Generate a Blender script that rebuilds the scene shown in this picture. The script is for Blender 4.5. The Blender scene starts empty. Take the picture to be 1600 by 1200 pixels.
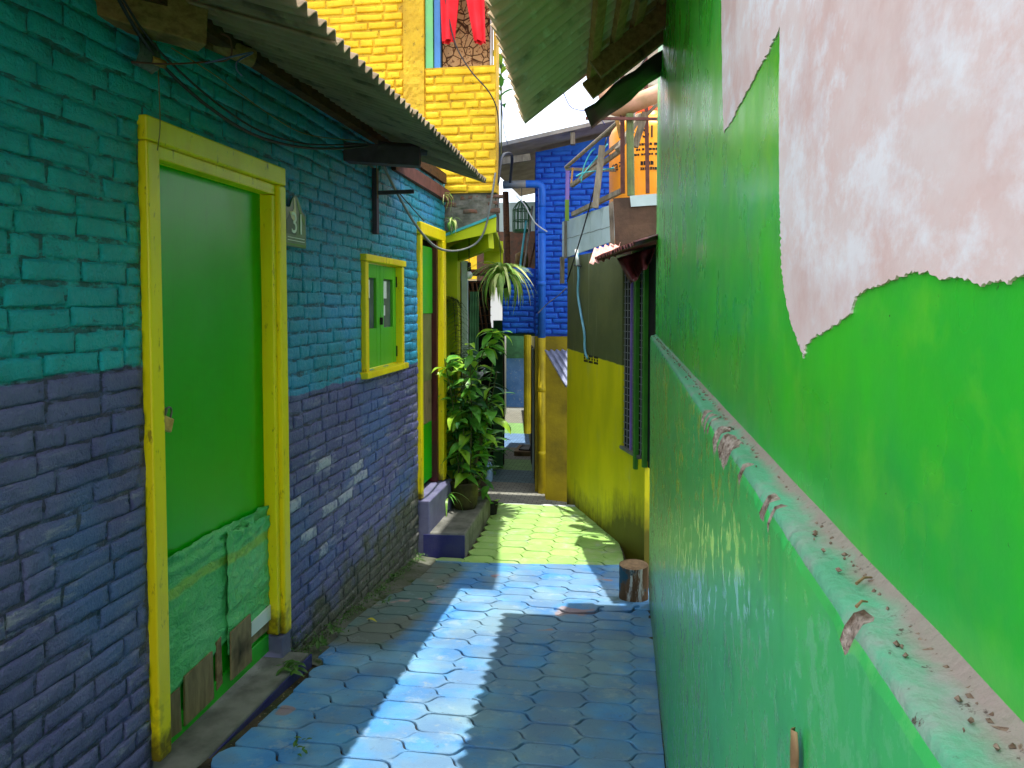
import bpy, bmesh, math, random
from mathutils import Vector, Matrix, noise as mnoise
R = math.radians
random.seed(7)
sc = bpy.context.scene
col = sc.collection

# ------------------------------------------------------------------ camera, sky, sun, exposure
H, F = 1.55, 1150.0
PITCH = R(2.5); PSI = math.atan(185/1150*math.cos(PITCH)); SHY = -73.8
cam = bpy.data.cameras.new('camera'); camo = bpy.data.objects.new('camera', cam); col.objects.link(camo)
cam.sensor_width = 36; cam.lens = 36*F/1600; cam.shift_y = SHY/1600
cam.clip_start = 0.01; cam.clip_end = 600
camo.location = (0, 0, H); camo.rotation_euler = (R(90)-PITCH, 0, PSI)
sc.camera = camo
SUNV = Vector((-0.052, 0.080, -1.0)).normalized()          # the way the light travels
world = bpy.data.worlds.new('World'); sc.world = world; world.use_nodes = True
nt = world.node_tree; nt.nodes.clear()
wo = nt.nodes.new('ShaderNodeOutputWorld'); bg = nt.nodes.new('ShaderNodeBackground')
sky = nt.nodes.new('ShaderNodeTexSky'); sky.sky_type = 'NISHITA'; sky.sun_disc = False
el = math.asin(-SUNV.z); az = math.atan2(-SUNV.x, -SUNV.y)
sky.sun_elevation = el; sky.sun_rotation = az; sky.dust_density = 2.0; sky.air_density = 1.0
bg.inputs[1].default_value = 0.15
# thin bright cloud veil over the whole sky
tc = nt.nodes.new('ShaderNodeTexCoord'); nz = nt.nodes.new('ShaderNodeTexNoise'); nz.inputs['Scale'].default_value = 2.2; nz.inputs['Detail'].default_value = 6
rp = nt.nodes.new('ShaderNodeMapRange'); rp.inputs[1].default_value = .38; rp.inputs[2].default_value = .68; rp.inputs[3].default_value = .30; rp.inputs[4].default_value = .85
mx = nt.nodes.new('ShaderNodeMix'); mx.data_type = 'RGBA'; mx.inputs[7].default_value = (7.5, 7.7, 7.8, 1)
nt.links.new(tc.outputs['Generated'], nz.inputs['Vector']); nt.links.new(nz.outputs['Fac'], rp.inputs[0]); nt.links.new(rp.outputs[0], mx.inputs[0])
nt.links.new(sky.outputs[0], mx.inputs[6]); nt.links.new(mx.outputs[2], bg.inputs[0]); nt.links.new(bg.outputs[0], wo.inputs[0])
sun = bpy.data.lights.new('sun', 'SUN'); sun.energy = 2.5; sun.angle = R(0.55); sun.color = (1.0, .95, .87)
suno = bpy.data.objects.new('sun', sun); col.objects.link(suno)
suno.rotation_euler = SUNV.to_track_quat('-Z', 'Y').to_euler(); suno.location = (0, 0, 12)
vs = sc.view_settings; vs.view_transform = 'Standard'; vs.look = 'None'; vs.gamma = 1; vs.use_curve_mapping = False
vs.exposure = 1.5
sc.cycles.max_bounces = 7; sc.cycles.diffuse_bounces = 5; sc.cycles.glossy_bounces = 3; sc.cycles.transmission_bounces = 2; sc.cycles.caustics_reflective = False; sc.cycles.caustics_refractive = False; sc.cycles.use_denoising = True; sc.cycles.adaptive_threshold = .02

# ------------------------------------------------------------------ pixel -> place (1600x1200 photograph)
_s, _c, _ss, _cs = math.sin(PITCH), math.cos(PITCH), math.sin(PSI), math.cos(PSI)
def ray(px, py):
    x = (px-800)/F; y = (600+SHY-py)/F
    r = Vector((_cs, _ss, 0)); u = Vector((-_ss*_s, _cs*_s, _c)); f = Vector((-_ss*_c, _cs*_c, -_s))
    return x*r+y*u+f
O = Vector((0, 0, H))
def atx(px, py, X): d = ray(px, py); return O+d*(X/d.x)
def aty(px, py, Y): d = ray(px, py); return O+d*(Y/d.y)
def atz(px, py, Z): d = ray(px, py); return O+d*((Z-H)/d.z)

# ------------------------------------------------------------------ materials
def lin(c):
    return tuple((v/12.92 if v <= .04045 else ((v+.055)/1.055)**2.4) for v in [x/255 for x in c])+(1,)
class NT:
    def __init__(s, name):
        s.m = bpy.data.materials.new(name); s.m.use_nodes = True; s.t = s.m.node_tree
        s.b = s.t.nodes['Principled BSDF']; s._p = None
    def put(s, sock, v):
        if v is None: return
        if isinstance(v, bpy.types.NodeSocket): s.t.links.new(v, sock)
        else: sock.default_value = v
    def n(s, t): return s.t.nodes.new('ShaderNode'+t)
    @property
    def P(s):
        if s._p is None: s._p = s.n('NewGeometry').outputs['Position']
        return s._p
    def xyz(s):
        q = s.n('SeparateXYZ'); s.put(q.inputs[0], s.P); return q.outputs
    def vmul(s, v, k):
        q = s.n('VectorMath'); q.operation = 'MULTIPLY'; s.put(q.inputs[0], v); s.put(q.inputs[1], k); return q.outputs[0]
    def noise(s, scale, det=4, vec=None, rough=.55, dist=0, st=None):
        q = s.n('TexNoise'); v = vec or s.P
        if st: v = s.vmul(v, st)
        s.put(q.inputs['Vector'], v); q.inputs['Scale'].default_value = scale; q.inputs['Detail'].default_value = det
        q.inputs['Roughness'].default_value = rough; q.inputs['Distortion'].default_value = dist
        return q.outputs['Fac']
    def vor(s, scale, feat='F1', st=None):
        q = s.n('TexVoronoi'); q.feature = feat; s.put(q.inputs['Vector'], s.vmul(s.P, st) if st else s.P); q.inputs['Scale'].default_value = scale
        return q.outputs['Distance']
    def mr(s, v, a, b, c=0., d=1.):
        q = s.n('MapRange'); s.put(q.inputs[0], v)
        for i, k in enumerate((a, b, c, d)): s.put(q.inputs[i+1], k)
        return q.outputs[0]
    def ma(s, op, a, b=0.):
        q = s.n('Math'); q.operation = op; s.put(q.inputs[0], a); s.put(q.inputs[1], b); q.use_clamp = False; return q.outputs[0]
    def mix(s, f, a, b, mode='MIX'):
        q = s.n('Mix'); q.data_type = 'RGBA'; q.blend_type = mode; s.put(q.inputs[0], f); s.put(q.inputs[6], a); s.put(q.inputs[7], b); return q.outputs[2]
    def fin(s, colr, rough=.6, h=None, dist=.002, strength=.6, spec=.4, metal=0):
        s.put(s.b.inputs['Base Color'], colr); s.put(s.b.inputs['Roughness'], rough); s.put(s.b.inputs['Specular IOR Level'], spec); s.put(s.b.inputs['Metallic'], metal)
        if h is not None:
            q = s.n('Bump'); s.put(q.inputs['Height'], h); q.inputs['Distance'].default_value = dist; q.inputs['Strength'].default_value = strength
            s.t.links.new(q.outputs[0], s.b.inputs['Normal'])
        return s.m
def plain(name, c, c2=None, sc_=9, rough=.6, bump=.5, bs=90, dist=.0015, spec=.35, st=None, lo=.35, hi=.65, metal=0):
    k = NT(name); c = lin(c)
    cc = c if c2 is None else k.mix(k.mr(k.noise(sc_, 5, st=st), lo, hi), c, lin(c2))
    return k.fin(cc, rough, k.noise(bs, 4, st=st), dist, bump, spec, metal)

def left_brick_mat(name, mortar=False, pale=False):
    k = NT(name); x, y, z = k.xyz()
    wob = k.ma('MULTIPLY', k.ma('SUBTRACT', k.noise(9, 3), .5), .05)
    zb = k.mr(y, 2.5, 2.7, 1.357, 1.132)
    up = k.mr(k.ma('SUBTRACT', k.ma('ADD', z, wob), zb), -.004, .004)
    brush = k.mr(k.noise(6, 6), .3, .7)
    sect = k.mr(y, 2.5, 2.7)
    teal = k.mix(brush, k.mix(sect, lin((18, 178, 190)), lin((34, 160, 188))), k.mix(sect, lin((10, 152, 164)), lin((24, 134, 158))))
    blu = k.mr(k.noise(2.2, 3), .45, .62)
    teal = k.mix(k.ma('MULTIPLY', blu, sect), teal, lin((48, 150, 196)))
    pur = k.mix(k.mr(k.noise(3.5, 5), .35, .68), lin((104, 106, 156)), lin((82, 84, 138)))
    pur = k.mix(k.mr(k.noise(1.3, 3), .52, .62), pur, lin((78, 102, 158)))
    # scuffed pale paint in scratchy streaks
    sc1 = k.mr(k.noise(16, 8, st=(1, .35, 1.6), rough=.7), .54, .63)
    zone = k.ma('MULTIPLY', k.mr(k.noise(2.4, 2), .42, .58), k.mr(z, .0, .2))
    pur = k.mix(k.ma('MULTIPLY', k.ma('MULTIPLY', sc1, zone), .75), pur, lin((158, 158, 178)))
    # bare, mossy grey foot of the wall where the paint is gone
    gone = k.mr(k.ma('ADD', k.ma('SUBTRACT', z, k.mr(y, 3.0, 5.2, .06, .30)), k.ma('MULTIPLY', k.ma('SUBTRACT', k.noise(7, 6), .5), .7)), -.14, .05, 1, 0)
    bare = k.mix(k.mr(k.noise(11, 6), .35, .65), lin((92, 92, 88)), lin((62, 68, 52)))
    bare = k.mix(k.mr(k.noise(30, 3), .6, .7), bare, lin((128, 126, 124)))
    pur = k.mix(k.ma('MULTIPLY', gone, k.mr(y, 2.6, 2.9)), pur, bare)
    if pale: pur = k.mix(k.mr(k.noise(24, 6, rough=.7), .40, .56, .15, .9), pur, lin((186, 188, 200)))
    c = k.mix(up, pur, teal)
    # black gaps and chipped joints
    crack = k.mr(k.noise(26, 8, st=(1, .6, 1.4), rough=.68),   .61 if not mortar else .44, .68 if not mortar else .53)
    c = k.mix(k.ma('MULTIPLY', crack, .5 if not mortar else .7), c, lin((26, 28, 27)))
    hgt = k.ma('ADD', k.ma('MULTIPLY', k.noise(38, 6), 1.), k.ma('MULTIPLY', k.noise(130, 4, rough=.65), .7))
    return k.fin(c, k.mr(k.noise(50, 4), .3, .7, .30, .58), hgt, .010, 1.0, .5)
def far_brick_mat(name, c1, c2, dirt=(70, 60, 40), amt=.5, zlow=None, clow=None):
    k = NT(name); x, y, z = k.xyz()
    c = k.mix(k.mr(k.noise(5, 5), .35, .65), lin(c1), lin(c2))
    if zlow is not None: c = k.mix(k.mr(k.ma('ADD', z, k.ma('MULTIPLY', k.noise(8), .06)), zlow, zlow+.02), lin(clow), c)
    c = k.mix(k.ma('MULTIPLY', k.mr(k.noise(22, 7, rough=.7), .58, .68), amt), c, lin(dirt))
    return k.fin(c, .65, k.noise(45, 6), .006, .8, .3)

def wood_mat(name, c1, c2, st=(8, 1, 8), rough=.75):
    k = NT(name); g = k.noise(6, 7, st=st, rough=.65, dist=.4)
    c = k.mix(k.mr(g, .35, .65), lin(c1), lin(c2)); c = k.mix(k.mr(k.noise(3, 4), .58, .7), c, lin(tuple(int(v*.35) for v in c1)))
    return k.fin(c, rough, g, .004, .7, .25)

M = {}
M['lbrick'] = left_brick_mat('painted_brick'); M['lmortar'] = left_brick_mat('painted_mortar', True); M['lpale'] = left_brick_mat('scuffed_pale_brick', pale=True)
M['ybrick'] = far_brick_mat('yellow_brick', (250, 208, 40), (240, 192, 30)); M['ymortar'] = far_brick_mat('yellow_mortar', (226, 184, 40), (196, 154, 34), (88, 70, 28), .8)
M['bbrick'] = far_brick_mat('blue_brick', (40, 112, 222), (30, 92, 204), (8, 18, 60), .75); M['bmortar'] = far_brick_mat('blue_mortar', (20, 74, 190), (14, 54, 158), (8, 16, 50), .85)

def yellow_trim():
    k = NT('yellow_gloss_trim')
    c = k.mix(k.mr(k.noise(5, 5, st=(1, 1, .3)), .4, .7), lin((250, 228, 6)), lin((236, 204, 8)))
    c = k.mix(k.ma('MULTIPLY', k.mr(k.noise(30, 8, st=(1, 1, .35), rough=.7), .595, .67), .7), c, lin((120, 92, 34)))
    z = k.xyz()[2]; low = k.mr(k.ma('ADD', z, k.ma('MULTIPLY', k.ma('SUBTRACT', k.noise(14, 7), .5), .5)), .08, .22, 1, 0)
    c = k.mix(k.ma('MULTIPLY', low, .85), c, lin((66, 46, 20)))
    return k.fin(c, .42, k.noise(60, 5, st=(1, 1, .3)), .003, .5, .45)
M['ytrim'] = yellow_trim()
def green_gloss(name, a, b):
    k = NT(name); c = k.mix(k.mr(k.noise(2.4, 4, st=(1, 1, .35)), .35, .7), lin(a), lin(b))
    c = k.mix(k.ma('MULTIPLY', k.mr(k.noise(60, 3, st=(1, 1, .1)), .6, .8), .25), c, lin(tuple(int(v*.7) for v in a)))
    return k.fin(c, .33, k.ma('ADD', k.noise(4, 2), k.ma('MULTIPLY', k.noise(160, 4, st=(1, 1, .2)), .12)), .006, .35, .45)
M['gdoor'] = green_gloss('green_door_paint', (4, 176, 10), (10, 166, 8))
M['gframe'] = green_gloss('green_window_paint', (96, 190, 40), (82, 172, 34))
M['gpanel'] = green_gloss('green_board_paint', (50, 186, 44), (44, 170, 36))
def sheet_mat():
    k = NT('crumpled_green_sheet'); x, y, z = k.xyz()
    c = k.mix(k.mr(k.noise(4, 4), .4, .65), lin((84, 186, 104)), lin((108, 198, 126)))
    line = k.mr(k.ma('ABSOLUTE', k.ma('SUBTRACT', z, k.mr(k.noise(5), .3, .7, .535, .56))), .014, .026, 1, 0)
    c = k.mix(k.ma('MULTIPLY', line, .75), c, lin((150, 190, 60)))
    c = k.mix(k.ma('MULTIPLY', k.mr(k.noise(18, 6), .6, .75), .35), c, lin((120, 190, 140)))
    return k.fin(c, .4, k.ma('ADD', k.noise(18, 6, st=(1, 1, 1.6), dist=1.2), k.ma('MULTIPLY', k.noise(70, 5), .35)), .016, .8, .5)
M['gsheet'] = sheet_mat()
M['ply'] = wood_mat('weathered_plywood', (150, 128, 96), (120, 100, 76), (1, 6, 1.2))
M['wood'] = wood_mat('old_timber', (160, 126, 82), (116, 88, 54), (7, 1.2, 7))
M['woodg'] = wood_mat('grey_timber', (150, 140, 122), (108, 98, 84), (6, 6, 1.2))
M['dwood'] = wood_mat('dark_timber', (92, 58, 28), (58, 36, 18), (3, 3, 8))
M['lwood'] = wood_mat('pale_batten_timber', (196, 150, 84), (164, 116, 58), (3, 3, 8))
M['conc'] = plain('step_concrete', (122, 122, 116), (84, 86, 80), 8, .85, .7, 60, .004, .2)
M['purp'] = plain('purple_plaster', (112, 112, 142), (90, 90, 122), 6, .7, .6, 60, .003)
M['navy'] = plain('navy_step_paint', (40, 42, 108), (58, 60, 104), 7, .65, .6, 60, .003)
M['purpbeam'] = plain('purple_beam_paint', (84, 70, 84), (66, 52, 62), 9, .6, .5, 60)
M['black'] = plain('black_rubber', (24, 24, 25), None, rough=.5)
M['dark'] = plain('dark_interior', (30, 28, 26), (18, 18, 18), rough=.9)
M['wire'] = plain('cable_sheath', (36, 36, 40), None, rough=.5); M['wiregrey'] = plain('grey_cable_sheath', (122, 124, 124), None, rough=.5)
M['twine'] = plain('twine', (126, 104, 66), None, rough=.9); M['wireblue'] = plain('blue_grey_wire', (92, 96, 150), None, rough=.5)
M['hose'] = plain('pale_blue_hose', (120, 178, 196), (92, 150, 180), 12, .4); M['white'] = plain('white_plastic', (220, 222, 220), None, rough=.45)
M['steel'] = plain('dull_steel', (128, 128, 126), (96, 94, 90), 20, .4, .3, metal=.7); M['brass'] = plain('brass', (226, 184, 112), (190, 146, 84), 40, .4, .3, metal=.3)
M['rust'] = plain('rusty_steel', (112, 66, 58), (84, 48, 44), 16, .7)
def roof_under(name, a, b, moss):
    k = NT(name); c = k.mix(k.mr(k.noise(3, 6), .35, .65), lin(a), lin(b))
    c = k.mix(k.ma('MULTIPLY', k.mr(k.noise(26, 6, st=(1, .5, 1)), .58, .7), .8), c, lin(moss))
    c = k.mix(k.ma('MULTIPLY', k.mr(k.noise(6, 5), .56, .68), .6), c, lin(tuple(int(v*.6) for v in b)))
    return k.fin(c, .85, k.noise(60, 6), .003, .7, .2)
M['roofl'] = roof_under('fibre_cement_brown', (164, 144, 120), (124, 108, 90), (150, 142, 112))
M['roofr'] = roof_under('fibre_cement_green', (238, 208, 164), (220, 190, 146), (244, 226, 196))
M['redtin'] = plain('dull_red_tin', (84, 28, 30), (66, 24, 26), 8, .45, .4, spec=.4)
M['browntin'] = plain('dark_brown_tin', (58, 34, 32), (40, 26, 24), 8, .5)

def upper_wall_mat():
    k = NT('bright_green_wall_paint'); x, y, z = k.xyz()
    c = k.mix(k.mr(k.noise(3.5, 7, rough=.6), .36, .64), lin((56, 204, 36)), lin((42, 186, 56)))
    c = k.mix(k.ma('MULTIPLY', k.mr(k.noise(12, 8, st=(1, .8, .8), rough=.68), .50, .64), .55), c, lin((100, 210, 48)))
    c = k.mix(k.ma('MULTIPLY', k.mr(k.noise(7, 8, st=(1, .8, .9), rough=.66), .52, .64), .4), c, lin((48, 172, 66)))
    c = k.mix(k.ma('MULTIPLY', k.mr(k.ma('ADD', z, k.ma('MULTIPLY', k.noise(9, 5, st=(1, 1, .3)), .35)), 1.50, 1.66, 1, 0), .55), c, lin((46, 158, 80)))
    c = k.mix(k.mr(k.noise(120, 3), .735, .76), c, lin((30, 70, 26)))
    r = k.mr(k.noise(5, 4), .3, .7, .20, .40)
    hgt = k.ma('ADD', k.ma('MULTIPLY', k.noise(3.5, 3), 1.), k.ma('ADD', k.ma('MULTIPLY', k.noise(40, 5), .10), k.ma('MULTIPLY', k.noise(240, 3), .012)))
    return k.fin(c, r, hgt, .012, .45, .45)
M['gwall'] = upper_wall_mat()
def lower_wall_mat():
    k = NT('scuffed_green_wall_paint'); x, y, z = k.xyz()
    c = k.mix(k.mr(k.noise(2.6, 5), .35, .66), lin((54, 184, 100)), lin((70, 190, 84)))
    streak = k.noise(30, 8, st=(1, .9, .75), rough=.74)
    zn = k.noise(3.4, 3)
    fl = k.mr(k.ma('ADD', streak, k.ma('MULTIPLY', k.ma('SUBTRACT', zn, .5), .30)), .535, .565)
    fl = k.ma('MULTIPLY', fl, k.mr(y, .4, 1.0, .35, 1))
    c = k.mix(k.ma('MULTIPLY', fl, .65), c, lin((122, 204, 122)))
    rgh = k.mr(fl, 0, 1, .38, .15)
    c = k.mix(k.ma('MULTIPLY', k.mr(k.noise(11, 7, rough=.65), .54, .66), .4), c, lin((34, 128, 66)))
    c = k.mix(k.ma('MULTIPLY', k.mr(k.ma('ADD', z, k.ma('MULTIPLY', k.noise(12, 5), .3)), .12, .30, 1, 0), .5), c, lin((92, 84, 66)))
    c = k.mix(k.ma('MULTIPLY', k.mr(k.vor(9, 'DISTANCE_TO_EDGE', (1, 1, .25)), .0, .006, 1, 0), k.mr(k.noise(4), .55, .6)), c, lin((70, 60, 44)))
    hgt = k.ma('ADD', k.ma('MULTIPLY', k.noise(5, 4), .8), k.ma('MULTIPLY', streak, .18))
    return k.fin(c, rgh, hgt, .007, .45, .6)
M['gwall2'] = lower_wall_mat()
def ledge_mat():
    k = NT('dusty_mint_ledge')
    c = k.mix(k.mr(k.noise(5, 5), .35, .65), lin((98, 172, 136)), lin((84, 152, 116)))
    c = k.mix(k.mr(k.noise(9, 7, rough=.65), .50, .66), c, lin((140, 150, 140)))
    x = k.xyz()[0]; back = k.mr(k.ma('ADD', x, k.ma('MULTIPLY', k.ma('SUBTRACT', k.noise(20, 5), .5), .03)), .150, .163)
    c = k.mix(k.ma('MULTIPLY', back, .85), c, lin((150, 128, 122)))
    c = k.mix(k.mr(k.noise(70, 7, rough=.7), .62, .68), c, lin((74, 58, 50)))
    return k.fin(c, .75, k.noise(90, 6), .004, .8, .25)
M['ledge'] = ledge_mat()
M['chip'] = plain('chipped_plaster', (176, 162, 150), (96, 78, 64), 110, .9, 1., 220, .006, .15)
def pink_mat():
    k = NT('bare_pink_plaster')
    c = k.mix(k.mr(k.noise(9, 7, st=(1, .7, 1), rough=.62), .36, .64), lin((230, 202, 196)), lin((234, 222, 220)))
    c = k.mix(k.ma('MULTIPLY', k.mr(k.noise(15, 9, st=(1, .6, .9), rough=.70), .50, .62), .75), c, lin((242, 242, 246)))
    c = k.mix(k.ma('MULTIPLY', k.mr(k.noise(5, 7, rough=.65), .50, .64), .6), c, lin((216, 178, 170)))
    return k.fin(c, .8, k.ma('ADD', k.noise(11, 5), k.ma('MULTIPLY', k.noise(120, 5), .15)), .004, .5, .2)
M['pink'] = pink_mat()
def paver_mat():
    k = NT('painted_paver'); x, y, z = k.xyz()
    blue = k.mix(k.mr(k.noise(4.5, 5), .36, .64), lin((88, 154, 206)), lin((62, 130, 196)))
    blue = k.mix(k.mr(k.noise(2.1, 3), .5, .62), blue, lin((118, 168, 202)))
    ctr = k.mr(k.ma('ABSOLUTE', k.ma('ADD', x, .42)), .25, .62, 1, 0)
    wear = k.mr(k.ma('ADD', k.noise(5, 6), k.ma('MULTIPLY', ctr, .13)), .50, .66)
    blue = k.mix(k.ma('MULTIPLY', wear, .45), blue, lin((126, 142, 146)))
    blue = k.mix(k.ma('MULTIPLY', k.mr(k.noise(15, 6, rough=.7), .6, .68), .6), blue, lin((146, 160, 164)))
    # never-painted grey-green patch by the left wall
    wx = k.ma('ADD', x, k.ma('MULTIPLY', k.ma('SUBTRACT', k.noise(4, 3), .5), .35))
    bm = k.ma('MULTIPLY', k.mr(wx, -1.16, -1.06, 1, 0), k.ma('MULTIPLY', k.mr(y, 3.18, 3.35), k.mr(y, 4.98, 5.06, 1, 0)))
    bare = k.mix(k.mr(k.noise(1.9, 2), .47, .55), lin((88, 116, 112)), lin((104, 114, 104)))
    bare = k.mix(k.mr(k.noise(7, 2), .66, .69), bare, lin((150, 104, 92)))
    c = k.mix(bm, blue, bare)
    red = k.mr(k.noise(3.3, 2), .70, .72); c = k.mix(k.ma('MULTIPLY', red, .7), c, lin((168, 122, 106)))
    yl = k.ma('SUBTRACT', y, k.mr(x, -1.1, 0, 5.05, 5.20))
    gr = k.mix(k.mr(k.noise(5, 5), .36, .66), lin((146, 190, 98)), lin((164, 200, 112)))
    gr = k.mix(k.ma('MULTIPLY', k.mr(k.noise(9, 6, rough=.7), .52, .68), .55), gr, lin((188, 194, 158)))
    c = k.mix(k.mr(yl, -.004, .004), c, gr)
    c = k.mix(k.mr(y, 6.64, 6.65), c, lin((206, 214, 214)))
    c = k.mix(k.ma('MULTIPLY', k.mr(k.noise(42, 7, rough=.7), .60, .70), .5), c, lin((70, 66, 60)))
    rnd = k.n('ObjectInfo').outputs['Random']; c = k.mix(k.mr(rnd, 0, 1, 0, .42), c, k.mix(.5, c, lin((84, 92, 96))))
    c = k.mix(k.ma('MULTIPLY', k.mr(k.noise(7, 8, rough=.72), .56, .64), .35), c, lin((170, 182, 184)))
    hgt = k.ma('ADD', k.noise(16, 6), k.ma('MULTIPLY', k.noise(90, 6, rough=.7), .8))
    return k.fin(c, .58, hgt, .004, .8, .4)
M['paver'] = paver_mat()
def joint_mat():
    k = NT('joint_dirt'); c = k.mix(k.mr(k.noise(7, 5), .4, .62), lin((52, 48, 42)), lin((84, 74, 58)))
    c = k.mix(k.mr(k.noise(4, 6), .55, .66), c, lin((62, 76, 46))); c = k.mix(k.mr(k.noise(60, 5), .62, .7), c, lin((150, 134, 108)))
    return k.fin(c, .95, k.noise(80, 6), .008, 1., .1)
M['joint'] = joint_mat()
def dirt_mat():
    k = NT('edge_cement'); c = k.mix(k.mr(k.noise(5, 6), .38, .64), lin((104, 106, 96)), lin((78, 84, 66)))
    c = k.mix(k.mr(k.noise(9, 6), .56, .66), c, lin((58, 74, 38)))
    return k.fin(c, .92, k.noise(40, 6), .01, 1., .12)
M['dirt'] = dirt_mat()
def yellow_wall():
    k = NT('yellow_olive_plaster'); x, y, z = k.xyz()
    zz = k.ma('SUBTRACT', z, k.mr(y, 5.35, 6.85, 1.075, 1.137)); zz = k.ma('ADD', zz, k.ma('MULTIPLY', k.ma('SUBTRACT', k.noise(5, 2), .5), .02))
    ye = k.mix(k.mr(k.noise(3, 5, st=(1, 1, .4)), .36, .66), lin((226, 212, 8)), lin((200, 192, 10)))
    ye = k.mix(k.ma('MULTIPLY', k.mr(k.noise(7, 6, st=(1, 1, .4)), .58, .7), .4), ye, lin((190, 186, 90)))
    st = k.noise(15, 7, st=(1, 1, .16), rough=.7)
    mould = k.mr(k.ma('ADD', k.ma('SUBTRACT', k.ma('MULTIPLY', z, -1.), .02), k.ma('ADD', k.ma('MULTIPLY', k.mr(y, 6.35, 5.45), .28), k.ma('ADD', k.ma('MULTIPLY', k.ma('SUBTRACT', st, .5), .40), k.ma('MULTIPLY', k.ma('SUBTRACT', k.noise(4, 7, rough=.65), .5), .5)))), .06, .34)
    ye = k.mix(k.ma('MULTIPLY', mould, .88), ye, lin((58, 56, 20)))
    ol = k.mix(k.mr(k.noise(3, 4), .4, .6), lin((98, 102, 58)), lin((86, 92, 54)))
    ol = k.mix(k.ma('MULTIPLY', k.mr(k.noise(30, 3, st=(1, 1, .02)), .655, .68), .6), ol, lin((170, 170, 140)))
    c = k.mix(k.mr(zz, -.003, .003), ye, ol)
    return k.fin(c, .6, k.ma('ADD', k.noise(6, 4), k.ma('MULTIPLY', k.noise(70, 5), .2)), .008, .5, .3)
M['ywall'] = yellow_wall()
def farpath_mat():
    k = NT('far_brick_paving'); x, y, z = k.xyz()
    b = k.n('TexBrick'); k.put(b.inputs['Vector'], k.P); b.inputs['Scale'].default_value = 5; b.inputs['Mortar Size'].default_value = .02
    b.inputs['Color1'].default_value = (1, 1, 1, 1); b.inputs['Color2'].default_value = (.75, .75, .75, 1); b.inputs['Mortar'].default_value = (.3, .3, .3, 1)
    g = lin((132, 178, 106)); bl = lin((110, 146, 186)); gy = lin((140, 140, 128))
    c = k.mix(k.mr(y, 8.4, 8.42), gy, lin((96, 128, 136))); c = k.mix(k.mr(y, 9.1, 9.12), c, g); c = k.mix(k.mr(y, 9.8, 9.82), c, gy)
    c = k.mix(k.mr(y, 10.7, 10.72), c, bl); c = k.mix(k.mr(y, 12.0, 12.02), c, g); c = k.mix(k.mr(y, 13.2, 13.22), c, gy)
    c = k.mix(1., c, b.outputs['Color'], 'MULTIPLY')
    return k.fin(c, .75, b.outputs['Fac'], .01, .6, .3)
M['farpath'] = farpath_mat()
M['ground'] = plain('bare_earth', (110, 98, 80), (86, 78, 62), 2, .95, .8, 20, .02, .1)
M['lime'] = plain('lime_yellow_paint', (206, 214, 20), (190, 200, 16), 5, .55, .4, 60)
M['teal'] = plain('teal_paint', (70, 168, 172), (58, 150, 160), 6, .55, .4, 60)
M['gpole'] = plain('mint_pole_paint', (130, 212, 130), (120, 200, 140), 6, .5); M['bpole'] = plain('blue_pole_paint', (92, 156, 222), (80, 140, 210), 6, .5)
M['rawbrick'] = plain('raw_red_brick', (132, 92, 76), (98, 84, 74), 14, .9, .9, 60, .006, .1); M['oldconc'] = plain('old_concrete', (132, 128, 118), (86, 86, 78), 7, .9, .9, 40, .008, .1)
M['red'] = plain('red_cloth', (238, 56, 66), (226, 44, 54), 8, .85, .3, 300, .001, .1)
def batik():
    k = NT('brown_patterned_cloth'); v1 = k.vor(14, 'DISTANCE_TO_EDGE', (1, 0, 1)); c = k.mix(k.mr(v1, .03, .07), lin((70, 42, 26)), lin((186, 146, 104)))
    c = k.mix(k.mr(k.noise(60, 3), .58, .62), c, lin((110, 70, 44))); return k.fin(c, .9, k.noise(200), .001, .3, .1)
M['batik'] = batik()
M['orange'] = plain('orange_tank_plastic', (246, 158, 20), (238, 144, 16), 4, .4, .3, 40, .003)
M['pvc'] = plain('stained_pvc_pipe', (214, 160, 132), (178, 140, 104), 9, .6, .5, 40, .003); M['bpipe'] = plain('blue_pipe_paint', (44, 118, 226), (34, 100, 210), 9, .5)
M['gpipe'] = plain('grey_pvc_pipe', (140, 142, 144), (116, 118, 120), 9, .5)
M['wpanel'] = plain('pale_fibre_panel', (186, 204, 206), (168, 186, 186), 4, .7, .4, 60); M['board'] = plain('stained_brown_board', (96, 72, 56), (66, 50, 40), 7, .85, .6, 50, .003)
M['bamboo'] = plain('mossy_bamboo', (112, 130, 72), (92, 100, 66), 12, .7)
M['beige'] = plain('beige_plaster', (204, 196, 176), (186, 178, 160), 3, .8); M['pinkroof'] = plain('faded_pink_roof', (206, 142, 140), (180, 120, 118), 6, .8)
M['greyroof'] = plain('grey_cement_roof', (168, 162, 154), (140, 134, 128), 6, .85); M['bluefar'] = far_brick_mat('flaking_blue_wall', (88, 128, 176), (70, 110, 160), (170, 170, 150), .7)
M['greenfar'] = plain('dark_green_tin', (60, 112, 70), (44, 86, 56), 8, .6); M['lav'] = plain('lavender_paint', (140, 112, 190), (120, 100, 170), 8, .6)
M['lavs'] = plain('olive_green_paint', (120, 150, 50), None, rough=.6)
M['glass'] = plain('dusty_window_glass', (96, 106, 100), (80, 90, 86), 10, .25, .1); M['paper'] = plain('paper_note', (222, 226, 218), (200, 206, 200), 60, .8)
M['signg'] = plain('green_acrylic_sign', (84, 132, 74), (62, 104, 70), 12, .3, .1, spec=.5); M['signd'] = plain('dark_green_print', (34, 84, 50), None, rough=.35); M['signw'] = plain('pale_print', (216, 236, 220), None, rough=.4); M['signl'] = plain('leaf_green_print', (78, 140, 20), None, rough=.4); M['signc'] = plain('cream_print', (214, 206, 160), None, rough=.4)
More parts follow.
